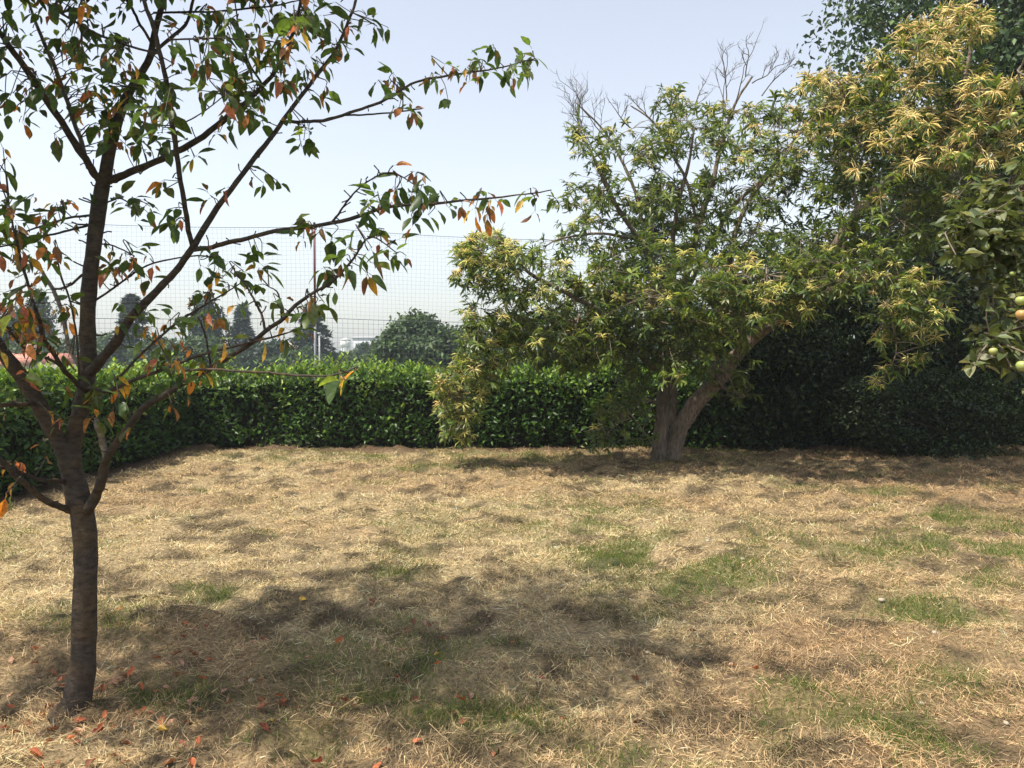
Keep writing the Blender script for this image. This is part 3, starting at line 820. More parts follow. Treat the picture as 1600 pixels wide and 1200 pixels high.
CC = [
 (1050,390,80,32,12.3,.8,46,.12),(1170,375,80,36,12.3,.8,50,.12),(960,405,50,30,11.9,.6,26,.1),(1260,385,60,34,11.8,.7,40,.15),(1110,330,70,40,12.8,.8,34,.1),(1330,275,50,40,11.4,.7,24,.2),(1030,345,60,40,12.7,.7,24,.1),
 (900,330,36,40,12.1,.5,16,.2),(880,545,70,34,11.9,.5,30,.1),(970,520,55,36,11.8,.5,26,.05),(800,530,40,34,11.4,.5,18,.15),(1345,165,40,45,11.2,.5,26,.5),(1365,110,26,30,10.8,.4,12,.6),(1300,200,50,40,11.5,.6,26,.4),(1200,250,60,40,12.7,.8,24,.25), # px, py, rx, ry, Y, depth spread, sprays, share with catkins
 (760,395,50,32,10.9,.5,46,.62),(735,420,28,28,10.9,.4,20,.6),(835,430,60,42,11.0,.6,44,.25),(775,478,50,45,11.0,.6,52,.2),(850,520,75,45,11.3,.7,60,.22),(745,520,30,30,11.0,.4,18,.3),(900,480,50,40,11.3,.6,36,.15),
 (720,625,36,45,11.5,.35,40,.6),(755,575,50,26,11.5,.4,30,.4),(700,600,25,30,11.5,.3,12,.6),(715,675,22,18,11.5,.3,12,.7),
 (905,195,28,25,12,.4,7,.3),(925,240,38,26,12,.5,16,.3),(925,295,42,36,12.1,.6,22,.25),(1000,225,60,36,12.6,.7,34,.35),(1000,300,65,50,12.4,.8,34,.12),(1080,205,50,45,12.4,.8,44,.4),(1080,300,60,55,12.5,.9,34,.1),
 (1160,200,60,48,12.6,.8,44,.4),(1160,295,65,55,12.5,.9,42,.15),(1240,200,55,55,12.6,.8,46,.4),(1240,300,60,55,12.6,.9,44,.15),(1285,150,42,35,11.4,.5,36,.65),(1050,160,30,25,12.4,.5,10,.3),
 (880,380,55,26,11.9,.5,12,.1),(930,360,40,30,12,.5,9,.1),
 (1330,230,65,60,11.3,.7,50,.3),(1385,150,42,50,11,.6,26,.4),(1400,215,50,50,10.8,.6,40,.55),(1440,75,46,38,10.2,.5,34,.8),(1505,35,46,34,10.1,.5,30,.8),(1480,120,60,40,10.2,.5,34,.55),(1450,220,65,48,10.1,.6,54,.75),(1550,160,48,40,9.4,.4,36,.8),(1540,225,55,36,9.4,.4,36,.75),
 (1400,300,80,45,11.2,.8,54,.12),(1520,290,50,40,9.7,.6,26,.35),(1330,320,60,50,11.6,.8,44,.12),(1480,340,60,40,11.5,.8,36,.05),(1300,380,60,35,11.6,.8,36,.1),(1400,370,70,30,11.5,.8,34,.1),
 (1000,470,75,45,11.2,.6,62,.2),(950,440,45,36,11.2,.6,26,.15),(1080,435,60,42,10.9,.6,60,.15),(1120,485,75,50,10.7,.6,64,.22),(1200,435,75,36,10.5,.5,60,.3),(1240,480,46,36,10.6,.5,40,.42),(1300,430,75,36,10.4,.5,52,.3),(1370,425,65,42,10.2,.5,46,.35),
 (1440,475,48,36,10.0,.4,28,.5),(1380,510,36,28,10.0,.4,14,.5),(1395,575,24,22,10.0,.3,5,.6),(1370,600,9,7,10.0,.2,2,1.),(1440,530,22,22,10.0,.3,7,.6),(1425,565,12,14,10.0,.3,3,.7),
 (930,535,55,45,11.3,.5,36,.3),(1000,555,48,40,11.6,.5,30,.05),(1060,545,60,55,11.5,.5,42,.03),(1125,555,50,40,11.4,.5,24,.0),(1150,612,30,20,11.4,.3,9,0),(1090,520,50,30,11.2,.5,26,.05),
 (960,655,36,36,11.6,.3,22,.05),(992,615,26,36,11.9,.4,14,0),(942,688,20,14,11.6,.2,7,0),(1012,690,14,14,11.7,.2,4,0),(1012,640,12,20,12.5,.2,3,0)]
CGREEN = [(0.076,0.118,0.020),(0.054,0.090,0.017),(0.110,0.152,0.026),(0.038,0.068,0.016),(0.15,0.185,0.036)]
def spray_variant(seed):
    r = np.random.default_rng(seed)
    V = []; FS3 = []; FS4 = []; C = []; k = 0
    n = r.integers(9, 13)
    for i in range(n):
        L = r.uniform(.11, .185)
        v, fs = leaf_shape(L, L * r.uniform(.24, .31), r.uniform(.1, .4), r.uniform(.25, .7), .9, 3, r.uniform(-.1, .1), 0, .0012, seed * 31 + i)
        az = i * 2.4 + r.normal(0, .3); el = r.normal(0.05, .35)
        d = np.array([math.cos(az) * math.cos(el), math.sin(az) * math.cos(el), math.sin(el)]) + np.array([.45, 0, 0])
        Rm = frames(unit(d), unit(np.array([r.normal(0, .3), r.normal(0, .3), 1.])))
        p = np.array([i / n * 0.16 - 0.04, 0, 0])
        V.append(v @ Rm.T + p)
        for f in fs: (FS4 if f.shape[1] == 4 else FS3).append(f + k)
        k += len(v)
        C.append(np.tile(np.array(CGREEN[r.integers(len(CGREEN))]) * r.uniform(.8, 1.2), (len(v), 1)))
    return np.vstack(V), [np.vstack(FS4), np.vstack(FS3)], np.vstack(C)
spray_vars = [spray_variant(s) for s in range(8)]
def catkin_variant(seed):
    r = np.random.default_rng(500 + seed)
    b = MB()
    pal = np.array([[0.70, 0.58, 0.22], [0.66, 0.53, 0.22], [0.72, 0.62, 0.28], [0.62, 0.48, 0.20], [0.68, 0.55, 0.24], [0.66, 0.62, 0.19], [0.70, 0.66, 0.25], [0.58, 0.56, 0.17], [0.72, 0.62, 0.24], [0.62, 0.58, 0.20]])[seed]
    for i in range(r.integers(15, 27)):
        az = r.random() * 6.283; el = r.uniform(-.25, 1.0)
        d = np.array([math.cos(az) * math.cos(el), math.sin(az) * math.cos(el), math.sin(el)])
        L = r.uniform(.07, .20)
        pts = [np.zeros(3) + d * .01]
        for s in range(3):
            d = unit(d + np.array([0, 0, -.36]) + r.normal(0, .16, 3)); pts.append(pts[-1] + d * L / 3)
        b.tube(pts, np.array([.0026, .0062, .0060, .0024]) * r.uniform(.85, 1.2), 3, np.clip(pal * r.uniform(.8, 1.2), 0, .8), False)
    return np.vstack(b.v), [np.vstack(b.f)], np.vstack(b.c)
cat_vars = [catkin_variant(s) for s in range(10)]
sp = []; sd = []; su = []; kp = []; kd = []; kw = []
twigs = MB()
for px, py, rx, ry, Y, dY, n, kf in CC:
    c = at(px, py, Y)
    n = int(n * (1.6 if py > 390 or px < 880 else 1.2 if px < 1350 else 1.3)); kf = min(1, kf * (.95 if px > 1250 and py < 300 else 1.05 if px < 800 else .8))
    subs = []
    for q in range(max(2, n // 9)):
        a = rng.random() * 6.283; t = math.sqrt(rng.random()) * .75
        e = at(px + math.cos(a) * rx * t, py + math.sin(a) * ry * t, Y + rng.normal(0, dY * .6))
        d2 = np.linalg.norm(cp - e, axis=1) + (cr > .09) * 0.8
        j = int(np.argmin(d2 * (1 + .25 * rng.random(len(d2)))))
        root = cp[j]; L = np.linalg.norm(e - root)
        pts = curve_pts(np.array([root, root * .55 + e * .45 + rng.normal(0, .08 * L, 3) + [0, 0, .1 * L], e]), 9)
        twigs.tube(pts, np.linspace(min(.018, .005 + .009 * L), .004, 9), 5, ch_bark * rng.uniform(.8, 1.25), False)
        subs.append(pts)
    subs = np.vstack(subs)
    for _ in range(n):
        a = rng.random() * 6.283; t = rng.random() ** .42
        tip = at(px + math.cos(a) * rx * t, py + math.sin(a) * ry * t, Y + rng.normal(0, dY))
        d2 = np.linalg.norm(subs - tip, axis=1)
        root = subs[int(np.argmin(d2 * (1 + .3 * rng.random(len(d2)))))]
        L = np.linalg.norm(tip - root)
        mid = root * .5 + tip * .5 + rng.normal(0, .06 * L, 3) + [0, 0, .07 * L]
        twigs.tube(curve_pts(np.array([root, mid, tip]), 5), np.linspace(.0055, .003, 5), 3, np.array([.16, .13, .09]), False)
        out = unit(tip - c + np.array([0, -.4, .15]) + rng.normal(0, .35, 3))
        sp.append(tip); sd.append(unit(unit(tip - root) + out * .7)); su.append(unit(np.array([rng.normal(0, .3), rng.normal(-.25, .3), 1.])))
        if L > .3:
            sp.append(root * .45 + tip * .55); sd.append(unit(rng.normal(0, 1, 3) + out)); su.append(unit(np.array([rng.normal(0, .3), rng.normal(-.2, .3), 1.])))
        if rng.random() < kf:
            kp.append(tip + np.array([0, -.02, .03])); kd.append(out)
sp = np.array(sp); sd = np.array(sd); su = np.array(su)
twigs.build('twigs', M['twig'], chest)['kind'] = 'stuff'
n = len(sp); vi = rng.integers(len(spray_vars), size=n); S = rng.uniform(.5, .95, n)
mb = MB(); merge_instances(mb, spray_vars, vi, sp, frames(sd, su), S, None, .2)
mb.build('foliage', M['chestnut_leaf'], chest, True)['kind'] = 'stuff'
kp = np.array(kp); n = len(kp); 
qx, qy, _ = project(kp)
vi = rng.integers(5, size=n) + np.where((qx > 1230) & (qy < 310), 0, 5) * (rng.random(n) < .85)
S = rng.uniform(.6, 1.15, n) * np.where((qx > 1250) & (qy < 310), 1.05, .8)
th = rng.random(n) * 6.283
KR = frames(np.stack([np.cos(th), np.sin(th), rng.normal(0, .25, n)], -1), unit(np.stack([rng.normal(0, .3, n), rng.normal(-.3, .3, n), np.ones(n)], -1)))
pick = largest(kp, S, 300)
cat_meshes = mk_meshes('catkin_cluster', cat_vars, M['catkin'])
one_by_one(chest, 'catkin_cluster', cat_meshes, vi[pick], kp[pick], KR[pick], S[pick])
if (~pick).any():
    mb = MB(); merge_instances(mb, cat_vars, vi[~pick], kp[~pick], KR[~pick], S[~pick], None, .1)
    mb.build('catkins', M['catkin'], chest, True)['kind'] = 'stuff'
print('chestnut sprays', len(sp), 'catkins', len(kp), 'cherry leaves', len(lp))

# ------------------------------------------------------------------ hedges
laurel = []
for i, c in enumerate([(0.034,0.078,0.012),(0.044,0.098,0.015),(0.026,0.060,0.012),(0.072,0.140,0.020),(0.13,0.22,0.028),(0.19,0.27,0.040)]):
    v, fs = leaf_shape(0.115, 0.046, .28, .14, .8, 3, 0, 0, 0, i)
    laurel.append((v, fs, np.tile(np.array(c), (len(v), 1))))
laurel_meshes = mk_meshes('leaf', laurel, M['laurel_leaf'])

def hedge(name, label, frame, length, depth, height, n, indiv, seed, tall=None):
    """frame(s, d, z) -> world; s along the face, d into the hedge, z up"""
    p0 = frame(np.array([length / 2]), np.array([depth / 2]), np.array([0.]))[0]
    root = empty(name, (p0[0], p0[1], 0), label, 'hedge')
    r = np.random.default_rng(seed)
    def top(s): 
        h = height * np.ones_like(s) if tall is None else tall(s)
        return h + .22 * (fbm(s * 1.3, s * 0 + seed, seed, 3) - .5) + .05 * (fbm(s * 5, s * 0 + seed, seed + 5, 2) - .5)
    def bulge(s, z): return .34 * (fbm(s * 1.1, z * 1.6 + 3, seed + 2, 3) - .5) + .18 * (fbm(s * 3.6, z * 4, seed + 3, 2) - .5)
    # opaque core sheets, coloured near-black for the shade between the leaves
    ns, nz = int(length / .25), 7
    ss = np.linspace(0.02, length - .02, ns); 
    core = MB()
    for side in (0, 1):
        zz = np.linspace(-.04, 1, nz)
        SS, ZZ = np.meshgrid(ss, zz)
        h = top(SS.ravel()) - .22
        z = ZZ.ravel() * h
        d = (.26 + bulge(SS.ravel(), z)) if side == 0 else np.full(z.shape, depth - .25)
        v = frame(SS.ravel(), d, z)
        id_ = np.arange(ns * nz).reshape(nz, ns)
        q = np.stack([id_[:-1, :-1], id_[:-1, 1:], id_[1:, 1:], id_[1:, :-1]], -1).reshape(-1, 4)
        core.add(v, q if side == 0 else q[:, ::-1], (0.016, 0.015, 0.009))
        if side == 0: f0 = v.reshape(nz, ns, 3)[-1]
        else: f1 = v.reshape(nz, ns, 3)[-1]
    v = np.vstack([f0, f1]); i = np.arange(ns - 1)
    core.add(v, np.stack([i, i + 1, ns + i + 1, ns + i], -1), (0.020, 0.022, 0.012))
    for s in np.arange(.2, length, .38):          # stems at the foot
        s_ = s + r.normal(0, .08)
        a = frame(np.array([s_]), np.array([.3 + r.uniform(0, .2)]), np.array([-.05]))[0]
        b = frame(np.array([s_ + r.normal(0, .08)]), np.array([.3 + r.uniform(0, .2)]), np.array([.5]))[0]
        core.tube([a, (a + b) / 2 + r.normal(0, .02, 3), b], [.022, .018, .015], 6, (.07, .05, .035), False)
    core.build('shade_core_and_stems', M['bark'], root)
    # leaves: face, top, back
    nf, nt, nb = int(n * .62), int(n * .30), int(n * .08)
    s = r.random(nf) * length; z = (r.random(nf) ** .95) * 1.0
    h = top(s); z = .04 + z * (h - .04)
    d = bulge(s, z) + r.random(nf) ** 1.5 * .26
    rim = smooth(.22, 0.0, h - z) * .15
    d = np.where((fbm(s * 2.6 + 1, z * 3.0, seed + 31, 3) < .42) & (r.random(nf) < .8), d + .16, d)
    d = d + rim + smooth(.3, .08, z) * .10
    s2 = r.random(nt) * length; d2 = r.random(nt) * depth; z2 = top(s2) - r.random(nt) ** 1.4 * .22 + .02 - .12 * smooth(.15, 0, d2)
    s3 = r.random(nb) * length; z3 = .1 + r.random(nb) * (top(s3) - .1); d3 = depth - r.random(nb) * .2
    P = frame(np.concatenate([s, s2, s3]), np.concatenate([d, d2, d3]), np.concatenate([z, z2, z3]))
    o = frame(np.array([0.]), np.array([0.]), np.array([0.]))[0]
    out_n = frame(np.array([0.]), np.array([-1.]), np.array([0.]))[0] - o
    nn = len(P)
    D = r.normal(0, .75, (nn, 3)) + np.array([0, 0, .35]); N_ = r.normal(0, .45, (nn, 3))
    D[:nf] += out_n * .55; N_[:nf] += out_n * .75 + np.array([0, 0, .55])
    D[nf:nf + nt] += np.array([0, 0, .8]); N_[nf:nf + nt] += np.array([0, 0, .6]) + out_n * .5
    D[nf + nt:] -= out_n * .6; N_[nf + nt:] += -out_n * .8 + np.array([0, 0, .5])
    new = np.zeros(nn)
    new[:nf] = smooth(.5, 0, h - z) * .75 + .5 * smooth(.62, .75, fbm(s * 3.3, z * 3.3, seed + 9, 2)); new[nf:nf + nt] = .8
    u = r.random(nn)
    vi = np.where(u < new * .75, r.choice([3, 4, 5], nn, p=[.4, .35, .25]), r.choice([0, 1, 2, 3], nn, p=[.36, .3, .26, .08]))
    # upright young shoots on the crest
    ms = int(length * 26); c_s = r.random(ms) * length; c_d = r.random(ms) * depth * .9; amp = fbm(c_s * .9, c_s * 0 + 2, seed + 21, 2)
    for j in range(ms):
        hh = r.uniform(.05, .24) * (.2 + 2.2 * amp[j]); zt = top(np.array([c_s[j]]))[0] - .05
        k = r.integers(4, 7)
        b = frame(np.full(k, c_s[j]), np.full(k, c_d[j]), zt + np.linspace(0, hh, k))
        az = np.arange(k) * 2.4 + r.random() * 6
        dd = np.stack([np.cos(az) * .6, np.sin(az) * .6, np.full(k, .75)], -1)
        P = np.vstack([P, b]) if False else P
        shoot_P.append(b); shoot_D.append(dd); shoot_N.append(np.stack([-np.cos(az), -np.sin(az), np.full(k, .6)], -1)); shoot_v.append(r.choice([4, 5, 3], k))
    P = np.vstack([P] + shoot_P); D = np.vstack([D] + shoot_D); N_ = np.vstack([N_] + shoot_N); vi = np.concatenate([vi] + shoot_v)
    shoot_P.clear(); shoot_D.clear(); shoot_N.clear(); shoot_v.clear()
    S = r.uniform(.62, 1.15, len(P)); R_ = frames(unit(D), unit(N_))
    pick = largest(P, S, indiv) if indiv else np.zeros(len(P), bool)
    if indiv: one_by_one(root, 'leaf', laurel_meshes, vi[pick], P[pick], R_[pick], S[pick])
    b = MB(); merge_instances(b, laurel, vi[~pick], P[~pick], R_[~pick], S[~pick], None, .22)
    b.build('foliage', M['laurel_leaf'], root, True)['kind'] = 'stuff'
    return root
shoot_P = []; shoot_D = []; shoot_N = []; shoot_v = []
def back_frame(s, d, z): return np.stack([-6.6 + s, HEDGE_Y + d, z], -1)
def side_frame(s, d, z): return np.stack([HEDGE_X - d - .02 * s, 13.9 - s, z], -1)
hedge('laurel_hedge', 'long clipped laurel hedge along the far edge of the lawn, sunlit pale crest', back_frame, 19.5, 1.1, 1.52, 30000, 0, 3,
      tall=lambda s: 1.37 + .08 * smooth(0, 3, s) + .5 * smooth(10, 14, s))
hedge('laurel_hedge', 'shaded laurel hedge behind the young cherry tree, meeting the long hedge at the corner', side_frame, 10.5, 1.1, 1.42, 15000, 300, 8)

# ------------------------------------------------------------------ generic trees and shrubs
def leaf_quad(L, w, seed):
    r = np.random.default_rng(seed); m = r.uniform(.4, .55)
    v = np.array([(0, 0, 0), (L, 0, -.15 * L), (m * L, w * .5, .12 * w), (m * L, -w * .5, .12 * w * r.uniform(.5, 1.4))])
    return v, [np.array([(0, 1, 2), (1, 0, 3)])]

def broad_tree(name, label, base, height, rx, ry, n, leaf, cols, mat, group=None, cat='tree', crown_low=.25, clumps=26, seed=1, trunk_r=None, bark=(.10, .08, .06), shape=1.0, cluster=.30, trunk=True):
    r = np.random.default_rng(seed)
    root = empty(name, tuple(base), label, cat, group)
    base = np.asarray(base, float)
    zc = height * (crown_low + 1) / 2; rz = height * (1 - crown_low) / 2
    ctr = base + [0, 0, zc]
    cs = []
    for k in range(clumps):
        th = k * 2.39996 + r.normal(0, .3); u = 1 - 2 * (k + .5) / clumps
        q = math.sqrt(1 - u * u)
        rad = r.uniform(.55, .92)
        prof = 1.0 if shape == 1 else (1 - .5 * (u + 1) / 2 * shape)
        cs.append(ctr + np.array([math.cos(th) * q * rx * rad * prof, math.sin(th) * q * ry * rad * prof, u * rz * r.uniform(.75, 1.0)]))
    for k in range(clumps // 4): cs.append(ctr + r.normal(0, .3, 3) * [rx, ry, rz])
    cs = np.array(cs)
    tr = trunk_r or height * .02
    mb = MB()
    top = ctr + [0, 0, rz * .4]
    pts = curve_pts(np.array([base - [0, 0, .1], base + [r.normal(0, .05) * rx, 0, height * .2], ctr + [r.normal(0, .08) * rx, 0, -rz * .2], top]), 12)
    mb.tube(pts, np.linspace(tr, tr * .25, 12), 8, bark, True, .1)
    mb.build('trunk', M['bark'], root, True)
    mb = MB()
    for c in cs[::2]:
        j = r.integers(4, 10); L = np.linalg.norm(c - pts[j])
        mb.tube(curve_pts(np.array([pts[j], pts[j] * .5 + c * .5 + [0, 0, .08 * L], c]), 6), np.linspace(tr * .3, tr * .06, 6), 5, bark, False)
    mb.build('limbs', M['bark'], root, True)['kind'] = 'stuff'
    which = r.integers(len(cs), size=n)
    size = r.uniform(.7, 1.3, len(cs)) * cluster
    off = unit(r.normal(0, 1, (n, 3))) * (r.random(n) ** .45)[:, None]
    P = cs[which] + off * size[which][:, None] * np.array([rx, ry, rz * .8]) * 1.05
    P[:, 2] = np.maximum(P[:, 2], base[2] + .03)
    N_ = unit(unit(P - ctr) * .6 + off * .5 + r.normal(0, .5, (n, 3)) + [0, 0, .35])
    D = r.normal(0, 1, (n, 3)) + off * .5 + [0, 0, -.25]
    vars_ = [(*leaf_quad(leaf, leaf * .55, 900 + i), np.array(c)) for i, c in enumerate(cols)]
    vars_ = [(v, f, np.tile(c, (len(v), 1))) for v, f, c in vars_]
    vi = r.integers(len(cols), size=n)
    S = r.uniform(.6, 1.25, n)
    tone = (r.lognormal(0, .14, len(cs)))[which][:, None] * np.ones((1, 3))
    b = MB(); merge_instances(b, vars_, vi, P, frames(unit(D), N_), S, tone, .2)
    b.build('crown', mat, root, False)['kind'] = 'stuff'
    return root

def conifer(name, label, base, height, radius, n, needle, cols, group=None, seed=1, droop=.25, low=.06, power=1.0, bark=(.08, .06, .05)):
    r = np.random.default_rng(seed)
    root = empty(name, tuple(base), label, 'conifer', group)
    base = np.asarray(base, float)
    mb = MB(); mb.tube([base - [0, 0, .1], base + [0, 0, height * .5], base + [0, 0, height * .99]], [height * .018, height * .011, .02], 7, bark)
    mb.build('trunk', M['bark'], root, True)
    nb = max(40, int(height * 9))
    limb = MB(); P = []; D = []
    per = n // nb
    for k in range(nb):
        t = (k + r.random()) / nb
        z = height * (low + (1 - low) * t)
        L = radius * (1 - t) ** power * r.uniform(.65, 1.1) + .04 * radius
        az = k * 2.4 + r.normal(0, .3)
        d = np.array([math.cos(az), math.sin(az), .15])
        a = base + [0, 0, z]
        tip = a + d * L + [0, 0, -droop * L]
        pts = curve_pts(np.array([a, a + d * L * .5 + [0, 0, .02 * L], tip]), 6)
        limb.tube(pts, np.linspace(.05 * height / 10, .01, 6), 4, bark, False)
        u = r.random(per) ** .7
        q = pts[np.minimum((u * 5).astype(int), 4)] * (1 - (u * 5 % 1))[:, None] + pts[np.minimum((u * 5).astype(int) + 1, 5)] * (u * 5 % 1)[:, None]
        side = np.array([-d[1], d[0], 0])
        q = q + side * (r.normal(0, .17, per) * L * (.35 + .65 * (1 - u)))[:, None] + np.stack([np.zeros(per), np.zeros(per), r.normal(-.02, .05, per) * L], -1)
        P.append(q); D.append(d * .8 + side * r.normal(0, .7, per)[:, None] + np.stack([np.zeros(per), np.zeros(per), r.normal(-.1, .35, per)], -1))
    limb.build('limbs', M['bark'], root)['kind'] = 'stuff'
    P = np.vstack(P); D = unit(np.vstack(D)); m = len(P)
    vars_ = []
    for i, c in enumerate(cols):
        v, f = leaf_quad(needle, needle * .3, i)
        vars_.append((v, f, np.tile(np.array(c), (len(v), 1))))
    N_ = unit(r.normal(0, .4, (m, 3)) + [0, 0, 1])
    b = MB(); merge_instances(b, vars_, r.integers(len(cols), size=m), P, frames(D, N_), r.uniform(.6, 1.3, m), None, .22)
    b.build('crown', M['needle'], root)['kind'] = 'stuff'
    return root

# tall dark tree behind the chestnut on the right
broad_tree('broadleaf_tree', 'tall dark green tree rising above the chestnut behind the hedge', (11.0, 17.0, 0), 13.4, 4.8, 3.4, 42000, .16,
           [(.040,.070,.030),(.050,.085,.032),(.032,.058,.028),(.065,.10,.036)], M['far_leaf'], seed=41, crown_low=.15, clumps=110, cluster=.21, trunk_r=.22)
# shaded evergreens under the right side of the chestnut
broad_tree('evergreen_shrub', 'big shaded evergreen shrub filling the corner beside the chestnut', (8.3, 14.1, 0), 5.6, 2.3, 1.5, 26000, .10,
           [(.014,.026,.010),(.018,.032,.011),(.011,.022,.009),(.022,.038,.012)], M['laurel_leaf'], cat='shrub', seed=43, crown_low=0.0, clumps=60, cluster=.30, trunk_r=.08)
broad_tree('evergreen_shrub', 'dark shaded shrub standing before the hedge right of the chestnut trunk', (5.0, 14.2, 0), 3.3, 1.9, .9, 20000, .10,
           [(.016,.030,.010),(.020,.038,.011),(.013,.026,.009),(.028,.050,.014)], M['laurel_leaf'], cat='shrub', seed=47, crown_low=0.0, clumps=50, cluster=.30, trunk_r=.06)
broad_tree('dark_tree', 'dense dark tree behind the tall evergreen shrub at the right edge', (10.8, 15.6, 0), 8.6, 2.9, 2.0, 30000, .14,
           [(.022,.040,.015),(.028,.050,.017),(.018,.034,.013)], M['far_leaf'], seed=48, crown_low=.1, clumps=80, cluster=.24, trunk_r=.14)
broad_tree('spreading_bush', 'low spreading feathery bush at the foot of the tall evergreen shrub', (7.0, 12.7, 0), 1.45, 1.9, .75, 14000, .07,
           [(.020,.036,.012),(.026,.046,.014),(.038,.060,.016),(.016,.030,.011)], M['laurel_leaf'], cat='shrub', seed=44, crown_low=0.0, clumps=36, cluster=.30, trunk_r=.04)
broad_tree('garden_bush', 'dense dark green bush behind the hedge right of the chestnut trunk', (5.6, 16.6, 0), 4.1, 2.2, 1.3, 15000, .12,
           [(.035,.070,.030),(.045,.090,.036),(.030,.060,.028),(.055,.10,.040)], M['far_leaf'], cat='shrub', seed=45, crown_low=0.0, clumps=40, cluster=.30, trunk_r=.07)
broad_tree('garden_bush', 'rounded bush behind the hedge between chestnut trunk and low left branch', (1.6, 16.8, 0), 3.0, 2.0, 1.1, 11000, .12,
           [(.030,.055,.026),(.040,.072,.030),(.026,.048,.024)], M['far_leaf'], cat='shrub', seed=46, crown_low=0.0, clumps=34, cluster=.30, trunk_r=.06)
conifer('conifer_tree', 'blue-green conifer showing through the chestnut crown', (4.9, 27, 0), 7.6, 2.9, 9000, .26,
        [(.030,.048,.040),(.040,.060,.048),(.024,.040,.034)], seed=51, droop=.15, power=.8)

# ------------------------------------------------------------------ treeline beyond the field
def far(px, top_y, Y):
    p = at(px, top_y, Y); return (p[0], p[1], 0.0), p[2]
FG = [(.040,.068,.030),(.050,.085,.034),(.032,.058,.028),(.060,.098,.036)]
FD = [(.022,.046,.030),(.030,.058,.036),(.017,.038,.026)]
FL = [(.055,.100,.034),(.070,.120,.038),(.045,.085,.032),(.085,.13,.045)]
TG = 'trees beyond the playing field'
def far_broad(label, px, top_y, Y, wpx, cols, seed, n=3200, low=.05, name='broadleaf_tree', clumps=30, cluster=.3, leaf=None):
    b, h = far(px, top_y, Y)
    rx = wpx * .5 / FOC * Y
    return broad_tree(name, label, b, h, rx, rx * .8, n, leaf or (.16 + Y * .0035), cols, M['far_leaf'], TG, seed=seed, crown_low=low, clumps=clumps, cluster=cluster, trunk_r=.16)
def far_conifer(label, px, top_y, Y, wpx, cols, seed, n=3000, power=1.0, droop=.2):
    b, h = far(px, top_y, Y)
    return conifer('conifer_tree', label, b, h, wpx * .5 / FOC * Y, n, .2 + Y * .005, cols, TG, seed=seed, droop=droop, power=power)
far_broad('wide rounded green tree beside the chestnut low branch, nearest beyond the net', 655, 492, 42, 150, FL + FG, 61, 9000, .0, clumps=60, cluster=.26)
far_broad('lower green tree joined to the wide rounded tree, under the chestnut branch', 735, 512, 44, 120, FG, 62, 5000)
far_conifer('pointed conifer standing behind the netting pole', 487, 476, 78, 96, FD, 63, 5200, .8)
far_broad('small dark tree beside the water tower, right', 573, 536, 95, 46, FD + FG, 64, 1800)
far_broad('small dark tree in front of the water tower foot', 540, 553, 80, 70, FG, 65, 2200)
far_conifer('narrow little conifer between water tower and rounded tree', 588, 533, 110, 22, FD, 66, 1200)
far_broad('tall domed dark tree seen through the cherry branches', 322, 458, 72, 58, FD, 67, 4600, .0, clumps=40, cluster=.28)
far_conifer('open tiered conifer right of the tall domed tree', 378, 476, 84, 70, FD, 68, 3600, .9)
far_conifer('spreading conifer just right of the cherry trunk', 206, 462, 70, 84, FD, 69, 4600, .75, .1)
far_broad('tall uneven tree with narrow crown left of the cherry trunk', 58, 452, 70, 56, FD + FG, 70, 3600, .0)
far_broad('broad dark tree at the left end of the row', 18, 482, 66, 110, FD, 71, 4200, .0)
far_broad('pale green tree low between cherry trunk and spreading conifer', 160, 520, 88, 70, FL, 72, 2600)
far_broad('low mixed green tree under the spreading conifer', 245, 528, 60, 100, FG, 73, 3600)
far_broad('low rounded tree below the tall domed tree', 310, 528, 56, 110, FG + FL, 74, 4000)
far_broad('dark low tree right of the tiered conifer', 425, 535, 62, 90, FD, 75, 3200)
far_broad('dark low tree at the foot of the pointed conifer', 470, 545, 58, 90, FG, 76, 3000)
far_broad('low dark green tree left of the wide rounded tree', 585, 552, 52, 80, FG, 77, 3000)
far_broad('green tree low behind the cherry trunk', 110, 530, 58, 110, FG, 78, 3600)
far_broad('dark green tree low at the left hedge end', 30, 535, 54, 120, FG, 79, 3600)
far_broad('dark tree behind the chestnut left limb', 830, 520, 50, 120, FG, 80, 3600)
far_broad('dark tree behind the chestnut trunk', 930, 515, 52, 130, FD, 81, 3600)
far_broad('dark tree glimpsed between chestnut limbs', 1060, 500, 50, 150, FD, 82, 4000)
far_broad('dark tree behind the chestnut right limb', 1200, 480, 46, 160, FD, 83, 4000)
far_broad('tall tree closing the view behind the dense dark bush', 1340, 440, 40, 170, FG, 84, 5000)
far_broad('tall tree behind the big shaded evergreen shrub', 1500, 400, 34, 200, FD, 85, 5000)
far_broad('tree outside the left end of the row', -90, 470, 66, 130, FD, 86, 2600)
far_broad('tree outside the right end of the row', 1720, 380, 32, 200, FD, 87, 2600)
wood = MB()
r = np.random.default_rng(5)
m = 26000
X = r.uniform(-120, 130, m); hz = 1.6 + 1.7 * fbm(X * .12, X * 0, 3, 3); Yw = 122 + r.uniform(-2, 6, m)
Z = r.random(m) ** .7 * hz
v, f = leaf_quad(.9, .55, 3)
merge_instances(wood, [(v, f, np.tile(np.array(c), (len(v), 1))) for c in FD + FG], r.integers(7, size=m), np.stack([X, Yw, Z], -1), frames(unit(r.normal(0, 1, (m, 3))), unit(r.normal(0, .6, (m, 3)) + [0, -.5, .6])), r.uniform(.6, 1.3, m))
tag(wood.build('far_wood', M['far_leaf']), 'hazy strip of far woodland along the horizon', 'woodland', kind='stuff')

